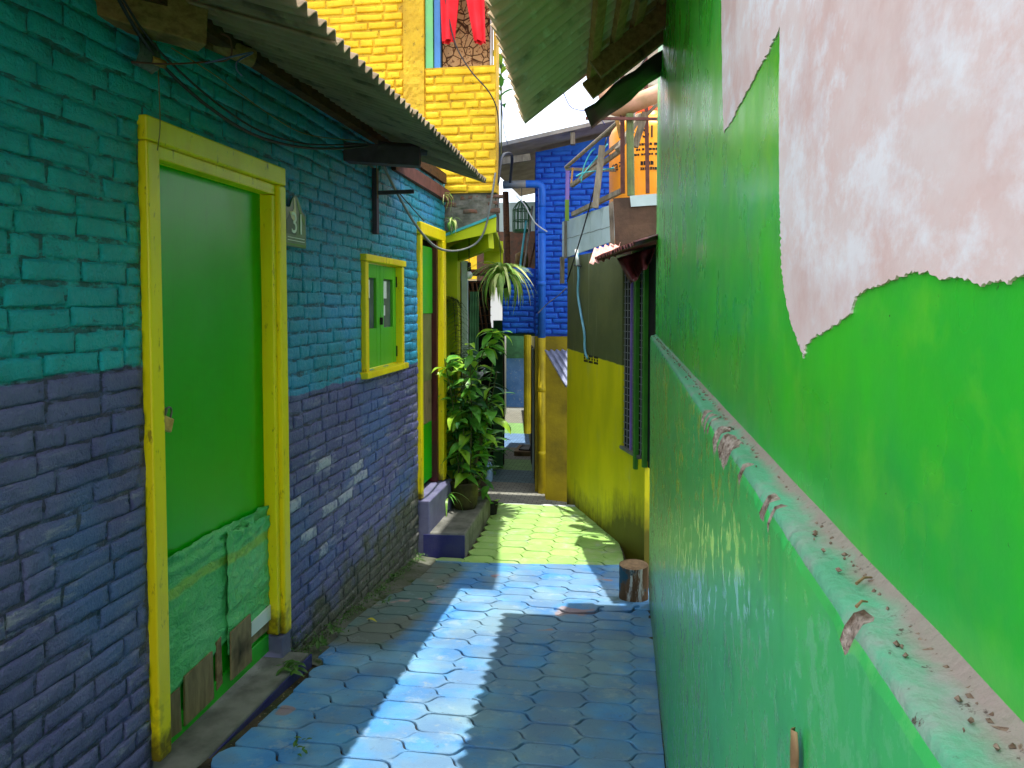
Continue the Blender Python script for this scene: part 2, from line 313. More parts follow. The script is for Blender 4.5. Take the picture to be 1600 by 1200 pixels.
def bark():
    k = NT('painted_bark'); s_ = k.noise(22, 7, st=(1, 1, .18), rough=.7); c = k.mix(k.mr(s_, .4, .62), lin((92, 66, 44)), lin((122, 92, 66)))
    c = k.mix(k.mr(s_, .55, .62), c, lin((206, 202, 192))); c = k.mix(k.mr(k.noise(8, 4), .56, .62), c, lin((40, 78, 92))); return k.fin(c, .85, s_, .012, .9, .2)
M['bark'] = bark(); M['cutwood'] = wood_mat('cut_wood', (150, 120, 88), (110, 84, 60), (5, 5, 5))
def pot_mat():
    k = NT('mossy_clay_pot'); c = k.mix(k.mr(k.noise(7, 5), .4, .62), lin((48, 44, 26)), lin((82, 80, 36))); return k.fin(c, .8, k.noise(40, 5), .006, .8, .2)
M['pot'] = pot_mat(); M['ochre'] = plain('shade_darkened_yellow_paint', (196, 174, 20), (160, 140, 20), 6, .55)  # ochre: yellow darkened in the colour to stand for shade low down
def leaf(name, a, b, tr=.25):
    k = NT(name); c = k.mix(k.mr(k.noise(14, 3), .35, .65), lin(a), lin(b)); k.fin(c, .38, k.noise(60), .002, .3, .45)
    t = k.n('BsdfTranslucent'); k.put(t.inputs[0], c); m_ = k.n('MixShader'); m_.inputs[0].default_value = tr
    o = [q for q in k.t.nodes if q.type == 'OUTPUT_MATERIAL'][0]
    k.t.links.new(k.b.outputs[0], m_.inputs[1]); k.t.links.new(t.outputs[0], m_.inputs[2]); k.t.links.new(m_.outputs[0], o.inputs[0]); return k.m
M['leaf'] = leaf('bush_leaf', (108, 172, 62), (80, 144, 54)); M['leafy'] = leaf('young_sunlit_leaf', (172, 208, 66), (136, 190, 58), .35)
M['leafd'] = leaf('dark_leaf', (52, 104, 58), (44, 88, 50)); M['strap'] = leaf('strap_leaf', (112, 160, 60), (150, 178, 88), .3); M['stripe'] = leaf('cream_strap_leaf', (214, 214, 150), (180, 200, 110), .3)
M['weed'] = leaf('weed_leaf', (84, 128, 50), (60, 100, 40)); M['stem'] = plain('plant_stem', (96, 92, 52), (78, 84, 46), 12, .8)
M['dry'] = plain('dry_leaf', (158, 128, 92), (120, 92, 64), 30, .8); M['yleaf'] = leaf('yellow_leaf', (222, 206, 40), (200, 190, 40))

# ------------------------------------------------------------------ mesh helpers
class MB:
    def __init__(s): s.v = []; s.f = []; s.mi = []; s.cur = 0
    def add(s, vs_, fs):
        o = len(s.v); s.v += [tuple(v) for v in vs_]; s.f += [tuple(i+o for i in f) for f in fs]; s.mi += [s.cur]*len(fs); return s
    def box(s, a, b):
        (x0, y0, z0), (x1, y1, z1) = a, b
        x0, x1 = min(x0, x1), max(x0, x1); y0, y1 = min(y0, y1), max(y0, y1); z0, z1 = min(z0, z1), max(z0, z1)
        v = [(x0, y0, z0), (x1, y0, z0), (x1, y1, z0), (x0, y1, z0), (x0, y0, z1), (x1, y0, z1), (x1, y1, z1), (x0, y1, z1)]
        return s.add(v, [(3, 2, 1, 0), (4, 5, 6, 7), (0, 1, 5, 4), (1, 2, 6, 5), (2, 3, 7, 6), (3, 0, 4, 7)])
    def beam(s, p, q, w, h, up=(0, 0, 1)):
        p, q = Vector(p), Vector(q); d = (q-p).normalized(); sd = d.cross(Vector(up)).normalized(); u = sd.cross(d)
        v = [e+sd*(a*w/2)+u*(b*h/2) for e in (p, q) for a, b in ((-1, -1), (1, -1), (1, 1), (-1, 1))]
        return s.add(v, [(0, 1, 2, 3), (7, 6, 5, 4), (0, 4, 5, 1), (1, 5, 6, 2), (2, 6, 7, 3), (3, 7, 4, 0)])
    def tube(s, pts, r, n=8, r2=None, cap=True):
        pts = [Vector(p) for p in pts]; N = len(pts); rings = []; ref = None
        for i, p in enumerate(pts):
            d = (pts[min(i+1, N-1)]-pts[max(i-1, 0)]).normalized()
            if ref is None: ref = Vector((0, 0, 1)) if abs(d.z) < .9 else Vector((1, 0, 0))
            a = d.cross(ref).normalized(); b = a.cross(d).normalized(); ref = b
            rr = r if r2 is None else r+(r2-r)*i/(N-1)
            rings.append([p+(a*math.cos(t)+b*math.sin(t))*rr for t in [2*math.pi*j/n for j in range(n)]])
        v = [q for g in rings for q in g]; f = []
        for i in range(N-1):
            for j in range(n): f.append((i*n+j, i*n+(j+1) % n, (i+1)*n+(j+1) % n, (i+1)*n+j))
        if cap: f += [tuple(range(n))[::-1], tuple((N-1)*n+j for j in range(n))]
        return s.add(v, f)
    def lathe(s, prof, c, n=24):
        v = []; f = []
        for r, z in prof: v += [(c[0]+r*math.cos(2*math.pi*j/n), c[1]+r*math.sin(2*math.pi*j/n), c[2]+z) for j in range(n)]
        for i in range(len(prof)-1):
            for j in range(n): f.append((i*n+j, i*n+(j+1) % n, (i+1)*n+(j+1) % n, (i+1)*n+j))
        f += [tuple(range(n))[::-1], tuple((len(prof)-1)*n+j for j in range(n))]
        return s.add(v, f)
    def prism(s, poly, off):
        n = len(poly); off = Vector(off); v = [Vector(p) for p in poly]; v += [p+off for p in v]
        return s.add(v, [tuple(range(n)), tuple(range(2*n-1, n-1, -1))]+[(j, j+n, (j+1) % n+n, (j+1) % n) for j in range(n)])
    def grid(s, fn, nu, nv):
        v = [fn(i/nu, j/nv) for j in range(nv+1) for i in range(nu+1)]
        return s.add(v, [(j*(nu+1)+i, j*(nu+1)+i+1, (j+1)*(nu+1)+i+1, (j+1)*(nu+1)+i) for j in range(nv) for i in range(nu)])
    def mesh(s, name, mats, smooth=False, normals=False):
        me = bpy.data.meshes.new(name); me.from_pydata(s.v, [], s.f)
        for m_ in (mats if isinstance(mats, (list, tuple)) else [mats]): me.materials.append(M[m_] if isinstance(m_, str) else m_)
        if len(me.materials) > 1: me.polygons.foreach_set('material_index', s.mi)
        if normals:
            b = bmesh.new(); b.from_mesh(me); bmesh.ops.recalc_face_normals(b, faces=b.faces); b.to_mesh(me); b.free()
        if smooth: me.polygons.foreach_set('use_smooth', [True]*len(me.polygons))
        me.update(); return me
    def build(s, name, mats, parent=None, smooth=False, bevel=0, normals=True, **kw):
        return obj(name, s.mesh(name, mats, smooth, normals), parent, bevel=bevel, **kw)
def obj(name, me, parent=None, bevel=0, label=None, cat=None, group=None, kind=None):
    o = bpy.data.objects.new(name, me); col.objects.link(o)
    if parent: o.parent = parent
    if bevel:
        b = o.modifiers.new('bevel', 'BEVEL'); b.width = bevel; b.segments = 2; b.limit_method = 'ANGLE'
    for k, v in (('label', label), ('category', cat), ('group', group), ('kind', kind)):
        if v: o[k] = v
    return o
def thing(name, label, cat, group=None): return obj(name, None, None, label=label, cat=cat, group=group)
def nz3(p, s=1., seed=0): return mnoise.noise(Vector(p)*s+Vector((seed*13.7, seed*7.1, seed*3.3)))
def smooth_pts(pts, n=6):
    pts = [Vector(p) for p in pts]; out = []
    for i in range(len(pts)-1):
        p0, p1, p2, p3 = pts[max(i-1, 0)], pts[i], pts[i+1], pts[min(i+2, len(pts)-1)]
        for k in range(n):
            t = k/n; out.append(.5*((2*p1)+(p2-p0)*t+(2*p0-5*p1+4*p2-p3)*t*t+(3*p1-p0-3*p2+p3)*t**3))
    out.append(pts[-1]); return out
def corr(mb, o, e, d, pitch, amp, th, nd=6, sag=0, jag=0, seed=1, phase=0):
    """corrugated sheet: eave vector e, slope vector d"""
    o, e, d = Vector(o), Vector(e), Vector(d); n = e.cross(d).normalized()
    if n.z < 0: n = -n
    ne = max(8, int(e.length/pitch*8))
    def pt(u, v, off):
        vv = v
        if jag: vv = v-(1-v)*jag*(.5+.5*nz3((u*e.length*9, 0, 0), 1, seed))
        w = amp*math.sin(2*math.pi*(u*e.length/pitch+phase)); s_ = -sag*math.sin(math.pi*u)+.004*nz3((u*3, v*3, seed), 1.5)
        return o+e*u+d*vv+n*(w+off+s_)
    a = len(mb.v); mb.grid(lambda u, v: pt(u, v, th), ne, nd); b = len(mb.v); mb.grid(lambda u, v: pt(u, v, 0), ne, nd)
    W = ne+1; ed = [i for i in range(W)], [nd*W+i for i in range(W)], [j*W for j in range(nd+1)], [j*W+ne for j in range(nd+1)]
    mb.add([], []) 
    for L in ed:
        for p, q in zip(L, L[1:]): mb.f.append((a+p, a+q, b+q, b+p)); mb.mi.append(mb.cur)
    return mb

# ------------------------------------------------------------------ brick laying
def brick_meshes(prefix, L, Hh, D, mat, n=10, rough=.004, nx=7, nzv=4, rd=.009):
    out = []
    for s_ in range(n):
        mb = MB(); rnd = random.Random(s_*17+len(prefix))
        def fn(u, v):
            x = (u-.5)*L; z = (v-.5)*Hh
            du = min(u, 1-u)*L; dv = min(v, 1-v)*Hh; e = min(du, dv)
            y = -D + (rd*(1-min(1, e/rd))**2*.9 if e < rd else 0)
            q = (x*9+s_*5, z*9, s_*3.1)
            y += rough*nz3(q, 2.2)+rough*.5*nz3(q, 6)
            if du < 1e-6 or dv < 1e-6: x += rough*.9*nz3(q, 3, 2); z += rough*.9*nz3(q, 3, 3)
            z += rough*.8*nz3((x*7+s_, 0, s_), 1, 4)
            return (x, y, z)
        # denser toward the edges
        us = [0, .045, .2, .4, .6, .8, .955, 1] if nx >= 7 else [0, .06, .35, .65, .94, 1]; vs2 = [0, .14, .38, .62, .86, 1] if nzv >= 4 else [0, .18, .82, 1]
        W = len(us); mb.add([fn(u, v) for v in vs2 for u in us], [(j*W+i, j*W+i+1, (j+1)*W+i+1, (j+1)*W+i) for j in range(len(vs2)-1) for i in range(W-1)])
        K = len(vs2); loop = [i for i in range(W)]+[j*W+W-1 for j in range(1, K)]+[(K-1)*W+i for i in range(W-2, -1, -1)]+[j*W for j in range(K-2, 0, -1)]
        b = len(mb.v); mb.v += [(mb.v[i][0], 0.012, mb.v[i][2]) for i in loop]; m_ = len(loop)
        for i in range(m_): mb.f.append((loop[(i+1) % m_], loop[i], b+i, b+(i+1) % m_)); mb.mi.append(0)
        out.append(mb.mesh(prefix, mat, smooth=True))
    return out
def lay_bricks(parent, origin, rotz, ulen, z0, z1, course, bl, gap, holes, meshes, baseL, baseH, mat, limit=300, seed=3, zj=.003, vis=None, tilt=.006, skip=0.0, out=.006, alt=None, altmeshes=(), altmat=None):
    """origin at u=0; holes = [(u0,u1,z0,z1)]; the nearest `limit` bricks are objects, the rest one mesh"""
    rnd = random.Random(seed); rot = Matrix.Rotation(rotz, 4, 'Z'); org = Vector(origin); items = []
    row = 0; z = z0
    while z+course*.5 < z1:
        zc = z+course/2
        segs = [(0, ulen)]
        for (a, b, c, d) in holes:
            if c < zc < d:
                ns = []
                for s_, e_ in segs:
                    if b <= s_ or a >= e_: ns.append((s_, e_)); continue
                    if a > s_: ns.append((s_, a))
                    if b < e_: ns.append((b, e_))
                segs = ns
        off = -(bl*(.5 if row % 2 else 0)+rnd.uniform(0, .25)*bl)
        for s_, e_ in segs:
            u = off
            while u < e_:
                w = bl*rnd.choice((1, 1, 1, 1, .97, 1.04, .9, .5)) ; a, b = max(u, s_), min(u+w, e_); u += w
                if b-a < bl*.22: continue
                if rnd.random() < skip: continue
                cx = (a+b)/2; zz = zc+rnd.uniform(-zj, zj); ang = rnd.uniform(-tilt, tilt)
                mat4 = Matrix.Translation(org+rot@Vector((cx, rnd.uniform(-.003, .003), zz)))@rot@Matrix.Rotation(ang, 4, 'Y')@Matrix.Rotation(rnd.gauss(0, out), 4, 'Z')@Matrix.Rotation(rnd.gauss(0, out*2), 4, 'X')@Matrix.Diagonal((max(.02, b-a-gap)/baseL, 1, (course-gap*rnd.uniform(.8, 1.3))/baseH, 1))
                items.append((mat4, rnd.randrange(len(meshes)) if not (alt and alt(mat4.translation, rnd)) else len(meshes)+rnd.randrange(len(altmeshes))))
        row += 1; z += course
    cp = Vector((0, 0, H))
    def key(it):
        p = it[0].translation; return ((p-cp).length if vis is None or vis(p) else 1000+(p-cp).length)
    items.sort(key=key); n0 = len(meshes); meshes = list(meshes)+list(altmeshes)
    for m4, k in items[:limit]:
        o = obj('brick', meshes[k], parent); o.matrix_local = m4
    rest = items[limit:]
    if rest:
        mb = MB()
        for m4, k in rest:
            me = meshes[k]; mb.cur = int(k >= n0); mb.add([m4@v.co for v in me.vertices], [tuple(p.vertices) for p in me.polygons])
        obj('brick_infill', mb.mesh('brick_infill', [mat, altmat] if altmat else mat, True), parent, kind='stuff')
    return len(items)
def wall_rects(u0, u1, z0, z1, holes):
    us = sorted({u0, u1}|{h[0] for h in holes}|{h[1] for h in holes}); zs = sorted({z0, z1}|{h[2] for h in holes}|{h[3] for h in holes}); out = []
    for a, b in zip(us, us[1:]):
        for c, d in zip(zs, zs[1:]):
            if a < u0 or b > u1 or c < z0 or d > z1: continue
            m = ((a+b)/2, (c+d)/2)
            if any(h[0] < m[0] < h[1] and h[2] < m[1] < h[3] for h in holes): continue
            out.append((a, b, c, d))
    return out
def mortar(parent, name, f, rects, mat, step=.03, amp=.004, depth=.12, seed=1):
    """f(u, z, d) -> point, d is the depth behind the face"""
    mb = MB()
    for a, b, c, d in rects:
        nu, nv = max(1, int((b-a)/step)), max(1, int((d-c)/step))
        def fn(s_, t):
            u = a+(b-a)*s_; z = c+(d-c)*t; q = Vector((u, z, seed)); return f(u, z, amp*(nz3(q, 14)+.6*nz3(q, 40)))
        mb.grid(fn, nu, nv)
        P_ = [f(a, c, .002), f(b, c, .002), f(b, d, .002), f(a, d, .002)]; Q_ = [f(a, c, depth), f(b, c, depth), f(b, d, depth), f(a, d, depth)]
        mb.add(P_+Q_, [(4, 5, 6, 7), (0, 1, 5, 4), (1, 2, 6, 5), (2, 3, 7, 6), (3, 0, 4, 7)])
    return mb.build(name, mat, parent, smooth=False, normals=False)

# ------------------------------------------------------------------ ground and paving
def zf(y): return -.11*(max(y, 2.0)-2.5) if y < 5.14 else -.2904
MB().grid(lambda u, v: (-120+240*u, -120+240*v, -.72), 4, 4).build('ground', 'ground', kind='structure')
base = MB()
edgeR = [atz(*p, -.29) for p in ((976, 886), (974, 866), (966, 842), (955, 822), (940, 803), (927, 790))]
ys = [-6, -3, 0, 1, 2, 2.6, 3.2, 3.8, 4.4, 5.0, 5.14]
base.grid(lambda u, v: (-1.62+1.84*u, ys[round(v*10)], zf(ys[round(v*10)])-.016), 12, 10)
gpoly = [(-1.62, 5.14)]+[(p.x+.012, p.y) for p in edgeR]+[(-.34, 6.70), (-1.62, 6.64)]
gpoly[1] = (.0, 5.14)
base.prism([(x, y, -.3064) for x, y in gpoly], (0, 0, -.4))
base.box((-1.62, 5.0, -.5), (.22, 5.138, -.34))
path = base.build('path', 'joint', kind='structure')
def clip(poly, a, b):      # keep the left side of a->b
    out = []; n = len(poly); f = lambda p: (b[0]-a[0])*(p[1]-a[1])-(b[1]-a[1])*(p[0]-a[0])
    for i in range(n):
        p, q = poly[i], poly[(i+1) % n]; fp, fq = f(p), f(q)
        if fp >= 0: out.append(p)
        if (fp >= 0) != (fq >= 0): t = fp/(fp-fq); out.append((p[0]+(q[0]-p[0])*t, p[1]+(q[1]-p[1])*t))
    return out
PA, PB, PH = .050, .149, .150
def paver_outline():
    q = []; ex, ey = PB-PA, PH/2; l = math.hypot(ex, ey)
    for i in range(7):
        t = i/7; w = math.sin(2*math.pi*t)*.0125; q.append((PA+ex*t+ey/l*w, ey-ey*t+ex/l*w))
    for i in range(7):
        t = i/7; w = -math.sin(2*math.pi*t)*.0125; q.append((PB-ex*t+ey/l*w, -ey*t-ex/l*w))
    return q+[(-x, -y) for x, y in q]
PO = paver_outline()
def paver_mesh(poly, seed):
    n = len(poly); cx = sum(p[0] for p in poly)/n; cy = sum(p[1] for p in poly)/n
    def ring(k, z):
        o = []
        for x, y in poly:
            dx, dy = x-cx, y-cy; l = math.hypot(dx, dy) or 1; kk = max(0, l-k)/l; o.append((cx+dx*kk, cy+dy*kk, z+.0012*nz3((x*30, y*30, seed), 1)))
        return o
    v = ring(.0040, -.03)+ring(.0036, -.003)+ring(.0062, 0)+[(cx, cy, .0005)]; f = []
    for r_ in range(2):
        for i in range(n): j = (i+1) % n; f.append((r_*n+i, r_*n+j, (r_+1)*n+j, (r_+1)*n+i))
    for i in range(n): f.append((2*n+i, 2*n+(i+1) % n, 3*n))
    mb = MB(); mb.add(v, f); me = mb.mesh('paver', 'paver', False, True); return me
shared = [paver_mesh(PO, s_) for s_ in range(6)]
tall = []
CX = PA+PB; ncol = 9
for c_ in range(-1, ncol+1):
    for r_ in range(0, 34):
        x = -1.53+.06+c_*CX; y = 1.86+r_*PH+(PH/2 if c_ % 2 else 0)
        if y > 6.75: continue
        green = y > 5.14
        poly = [(x+a, y+b) for a, b in PO]; q = poly
        for (a, b) in (((-1.40+.05*math.sin(y*3), 0), (-1.40+.05*math.sin(y*3), -1)), ((.128, -1), (.128, 9))): q = clip(q, a, b)
        if green:
            q = clip(q, (-1.19, 9), (-1.19, 0)) if y < 6.0 else clip(q, (-1.33, 9), (-1.33, 0))
            for p, p2 in zip(edgeR, edgeR[1:]): q = clip(q, (p.x, p.y), (p2.x, p2.y))
            q = clip(q, (-.2, 6.72), (-1.6, 6.63))
        if len(q) < 3: continue
        ar = abs(sum(q[i][0]*q[(i+1) % len(q)][1]-q[(i+1) % len(q)][0]*q[i][1] for i in range(len(q))))/2
        if ar < .0035: continue
        cut = len(q) != len(poly) or any(abs(a[0]-b[0])+abs(a[1]-b[1]) > 1e-5 for a, b in zip(q, poly))
        tall.append((y, x, q if cut else None))
tall.sort(key=lambda t: abs(t[0]-3.0) if t[0] > 2.0 else 9)
rng = random.Random(5); rest = []
for i, (y, x, q) in enumerate(tall):
    me = shared[rng.randrange(6)] if q is None else paver_mesh([(a-x, b-y) for a, b in q], i)
    sl = math.atan(-.11) if 2.0 < y < 5.1 else 0
    m4 = Matrix.Translation((x, y, zf(y)+rng.uniform(-.004, .002)))@Matrix.Rotation(sl+rng.uniform(-.012, .012), 4, 'X')@Matrix.Rotation(rng.uniform(-.012, .012), 4, 'Y')@Matrix.Rotation(rng.uniform(-.012, .012), 4, 'Z')
    if abs(x+.16) < .12 and abs(y-4.15) < .1: m4 = m4@Matrix.Translation((0, 0, .016))@Matrix.Rotation(.09, 4, 'X')@Matrix.Rotation(.25, 4, 'Z')
    if i < 300: o = obj('paver', me, path); o.matrix_local = m4
    else: rest.append((m4, me))
if rest:
    mb = MB()
    for m4, me in rest: mb.add([m4@v.co for v in me.vertices], [tuple(p.vertices) for p in me.polygons])
    obj('paver_infill', mb.mesh('paver_infill', 'paver', False), path, kind='stuff')
# cement and dirt along the two walls
mb = MB()
def strip(xa, xb, y0, y1, up):
    def fn(u, v):
        y = y0+(y1-y0)*v; a, b = xa(y), xb(y); x = a+(b-a)*u
        return (x, y, zf(y)-.012+up*(1-u)**1.5+.006*nz3((x, y, 0), 12)+.004*nz3((x, y, 0), 40))
    mb.grid(fn, 10, int((y1-y0)/.03))
strip(lambda y: -1.56, lambda y: -1.36+.05*math.sin(y*3)+.02*nz3((y, 0, 0), 5), 3.06, 5.14, .03)
mb.build('edge_cement', 'dirt', path, smooth=True)
mb = MB(); strip(lambda y: .17, lambda y: .055-.05*max(0, 1-abs(y-4.2)/.5)+.03*nz3((y, 3, 0), 4), 1.8, 4.5, .016); mb.build('edge_dirt', 'joint', path, smooth=True)
# lower lane beyond the green slab
mb = MB()
def lane(u, v):
    y = 6.2+11*v; l = -1.42-.16*(y-7.0) if y > 7 else -1.7; r = -.86-.165*(y-7.6) if y > 7.6 else -.2
    return (l+(r-l)*u, y, -.50-.018*(y-7))
mb.grid(lane, 8, 60)
mb.build('lane', 'farpath', kind='structure')
# ------------------------------------------------------------------ left brick house
LX = -1.52
house = thing('brick_house', 'teal and purple painted brick house with yellow door frames along the left side', 'house')
holes = [(2.125, 3.055, -.6, 2.14), (4.045, 4.775, 1.155, 1.84), (5.175, 5.85, -.6, 2.13)]
WT = 2.60
rects = wall_rects(.2, 5.98, -.5, WT, holes)
wall = mortar(house, 'wall', lambda u, z, d: (LX-.0095-d+(.002 if u > 2.6 else 0)*0, u, z), rects, 'lmortar', .02, .0045, .16)
BM = brick_meshes('brick', .2, .052, .002, 'lbrick', 16, .0045, rd=.006)
tr = .0
lay_bricks(wall, (LX-.004, .2, 0), R(90), 5.78, -.36, WT-.02,   .0635, .207, .009, [(a-.214, b-.188, c, d) for a, b, c, d in holes], BM, .2, .052, 'lbrick', 300,
           vis=lambda p: p.y > 1.5 and p.z < 2.5 and p.z > -.25, zj=.005, tilt=.022, out=.008, altmeshes=brick_meshes('brick', .2, .052, .002, 'lpale', 4, .0045, rd=.006), altmat='lpale',
           alt=lambda p, r: r.random() < (.22 if abs(p.z-.52+.12*(p.y-3.4)) < .12 and 3.05 < p.y < 4.4 else .05 if .1 < p.z < .75 and p.y > 3 else 0))
# first door
FX = LX+.022
mb = MB(); mb.box((LX-.10, 2.118, .062), (FX, 2.182, 2.066))
frame = mb.build('door_frame', 'ytrim', house, bevel=.006)
MB().box((LX-.10, 3.000, .09), (FX+.002, 3.058, 2.066)).build('jamb', 'ytrim', frame, bevel=.006)
MB().box((LX-.10, 2.1165, 2.068), (FX+.0015, 3.060, 2.146)).build('head', 'ytrim', frame, bevel=.006)
for a, b in (((LX-.055, 2.184, 2.022), (FX-.018, 2.998, 2.066)), ((LX-.052, 2.966, .10), (FX-.018, 2.998, 2.020)), ((LX-.052, 2.184, .08), (FX-.03, 2.197, 2.020))): MB().box(a, b).build('door_stop', 'ytrim', frame, bevel=.004)
MB().box((LX-.10, 2.975, -.14), (FX-.004, 3.06, .088)).build('jamb_base', 'purp', house, bevel=.006)
DX = LX-.058
def dpt(u, v): return (DX+.004*nz3((u*2, v*3, 0), 2), 2.19+.79*u, .10+1.93*v)
mb = MB(); mb.grid(dpt, 24, 40); mb.box((DX-.04, 2.19, .04), (DX-.006, 2.98, 2.03)); door = mb.build('door', 'gdoor', house, smooth=True, normals=False)
def crumple(y0, y1, top, bot, off, seed, amp):
    mb = MB()
    def fn(u, v):
        y = y0+(y1-y0)*u; t_, b_ = top(u), bot(u); z = b_+(t_-b_)*v
        k = 1+1.8*max(0, v-.72)/.28
        wr = amp*k*(abs(nz3((y*3, z*9, 0), 2.2, seed))+.6*abs(nz3((y*9, z*14, 0), 2, seed+3))+.35*nz3((y*30, z*30, 0), 1, seed))
        return (DX+off+wr, y, z)
    mb.grid(fn, 46, 46); o = mb.build('metal_sheet', 'gsheet', door, smooth=True, normals=False)
    m_ = o.modifiers.new('solid', 'SOLIDIFY'); m_.thickness = .0015
tn = lambda u, s_: .012*nz3((u*6, s_, 0), 1)+.006*nz3((u*22, s_, 0), 1)
crumple(2.198, 2.964, lambda u: .688-.012*u+tn(u, 1), lambda u: .19+.05*u+tn(u, 2), .008, 1, .010)
crumple(2.63, 2.962, lambda u: .655-.02*u+tn(u, 5)*1.5, lambda u: .17+.06*u+tn(u, 6)*1.6, .020, 5, .010)
for (y0, y1, z0, z1, x, m_) in ((2.20, 2.33, .05, .20, .010, 'ply'), (2.345, 2.53, .04, .235, .014, 'ply'), (2.56, 2.60, .07, .26, .008, 'cutwood'), (2.63, 2.79, .075, .27, .028, 'ply'), (2.80, 2.97, .12, .30, .012, 'ply'), (2.80, 2.972, .175, .235, .022, 'white')):
    MB().prism([(DX+x, y0, z0+rng.uniform(-.01, .01)), (DX+x, y1, z0+rng.uniform(-.01, .01)), (DX+x, y1-.005, z1), (DX+x, y0+.004, z1-.01)], (.007, 0, 0)).build('patch_board', m_, door)
MB().box((DX-.004, 2.19, .02), (DX+.012, 2.98, .10)).build('kick_rail', 'gpanel', door, bevel=.003)
# threshold step
mb = MB(); mb.prism([(LX-.11, 2.02, .03), (-1.402, 2.02, .03), (-1.412, 3.05, -.008), (LX-.11, 3.05, -.008)], (0, 0, -.26)); st1 = mb.build('threshold', 'conc', house, bevel=.008)
MB().prism([(-1.4005, 2.01, .022), (-1.394, 2.01, .022), (-1.404, 3.062, -.020), (-1.4105, 3.062, -.020)], (0, 0, -.24)).build('painted_face', 'navy', st1)
# window
mb = MB(); WX = LX+.02
mb.box((LX-.09, 4.045, 1.16), (WX, 4.098, 1.80)); wf = mb.build('window', 'ytrim', house, bevel=.004)
MB().box((LX-.09, 4.730, 1.16), (WX, 4.775, 1.80)).build('jamb', 'ytrim', wf, bevel=.004)
MB().box((LX-.09, 4.03, 1.802), (WX+.012, 4.79, 1.842)).build('head', 'ytrim', wf, bevel=.006)
MB().box((LX-.09, 4.01, 1.122), (WX+.022, 4.80, 1.160)).build('sill', 'ytrim', wf, bevel=.006)
for y0, y1 in ((4.104, 4.408), (4.416, 4.724)):
    mb = MB(); X0, X1 = LX-.05, LX-.022; w_ = .062
    za, zb_, zc_ = 1.168, 1.405, 1.712
    mb.box((X0, y0, za), (X1, y0+w_, 1.795)); mb.box((X0, y1-w_, za), (X1, y1, 1.795)); mb.box((X0, y0+w_, zc_), (X1, y1-w_, 1.795)); mb.box((X0, y0+w_, za), (X1-.001, y1-w_, zb_))
    mb.build('shutter', 'gframe', house, bevel=.003)
    MB().box((X0+.004, y0+w_-.004, zb_-.004), (X0+.009, y1-w_+.004, zc_+.004)).build('pane', 'glass', wf)
    MB().box((X0+.011, y0+w_+.012, 1.59), (X0+.0125, y0+w_+.10, 1.70)).build('note', 'paper', wf)
    if y0 > 4.3: MB().box((X0+.011, y0+w_+.01, 1.48), (X0+.0125, y0+w_+.07, 1.545)).build('note', 'paper', wf)
    for zz in (1.24, 1.70):
        yy = y0-.004 if y0 < 4.3 else y1+.004
        MB().box((X1-.002, yy-.006, zz-.035), (X1+.006, yy+.006, zz+.035)).build('hinge', 'dark', wf)
mb = MB(); mb.box((LX-.022, 4.40, 1.425), (LX-.008, 4.424, 1.47)); mb.build('latch', 'dark', wf)
# second door
f2 = MB().box((LX-.1, 5.17, .12), (LX+.02, 5.225, 2.06)).build('door_frame', 'ytrim', house, bevel=.005)
MB().box((LX-.1, 5.765, .12), (LX+.035, 5.86, 2.06)).build('jamb', 'ytrim', f2, bevel=.005)
MB().box((LX-.1, 5.16, 2.062), (LX+.03, 5.87, 2.15)).build('head', 'ytrim', f2, bevel=.006)
MB().box((LX-.09, 5.72, .12), (LX-.01, 5.763, 2.06)).build('door_stop', 'redtin', f2)
d2 = MB().box((LX-.08, 5.228, .16), (LX-.055, 5.718, .62)).build('door', 'gdoor', house)
MB().box((LX-.076, 5.228, .622), (LX-.05, 5.70, .95)).build('bare_board', 'ply', d2); MB().box((LX-.078, 5.228, .952), (LX-.052, 5.718, 1.48)).build('olive_panel', plain('olive_panel_paint', (128, 132, 84), (112, 112, 72), 7, .6), d2)
MB().box((LX-.07, 5.228, 1.482), (LX-.044, 5.718, 2.0)).build('green_panel', 'gpanel', d2)
MB().box((LX-.12, 5.22, .1), (LX-.1, 5.76, 2.1)).build('door_back', 'dark', d2)
MB().box((LX-.1, 5.165, -.4), (-1.44, 5.87, .115)).build('plinth', 'purp', house, bevel=.01)
stp = MB().prism([(-1.49, 5.165, -.12), (-1.18, 5.19, -.12), (-1.195, 6.25, -.12), (-1.49, 6.25, -.12)], (0, 0, -.3)).build('doorstep', 'conc', house, bevel=.012)
MB().prism([(-1.488, 5.158, -.135), (-1.183, 5.183, -.135), (-1.183, 5.188, -.135), (-1.488, 5.163, -.135)], (0, 0, -.25)).build('painted_face', 'navy', stp)
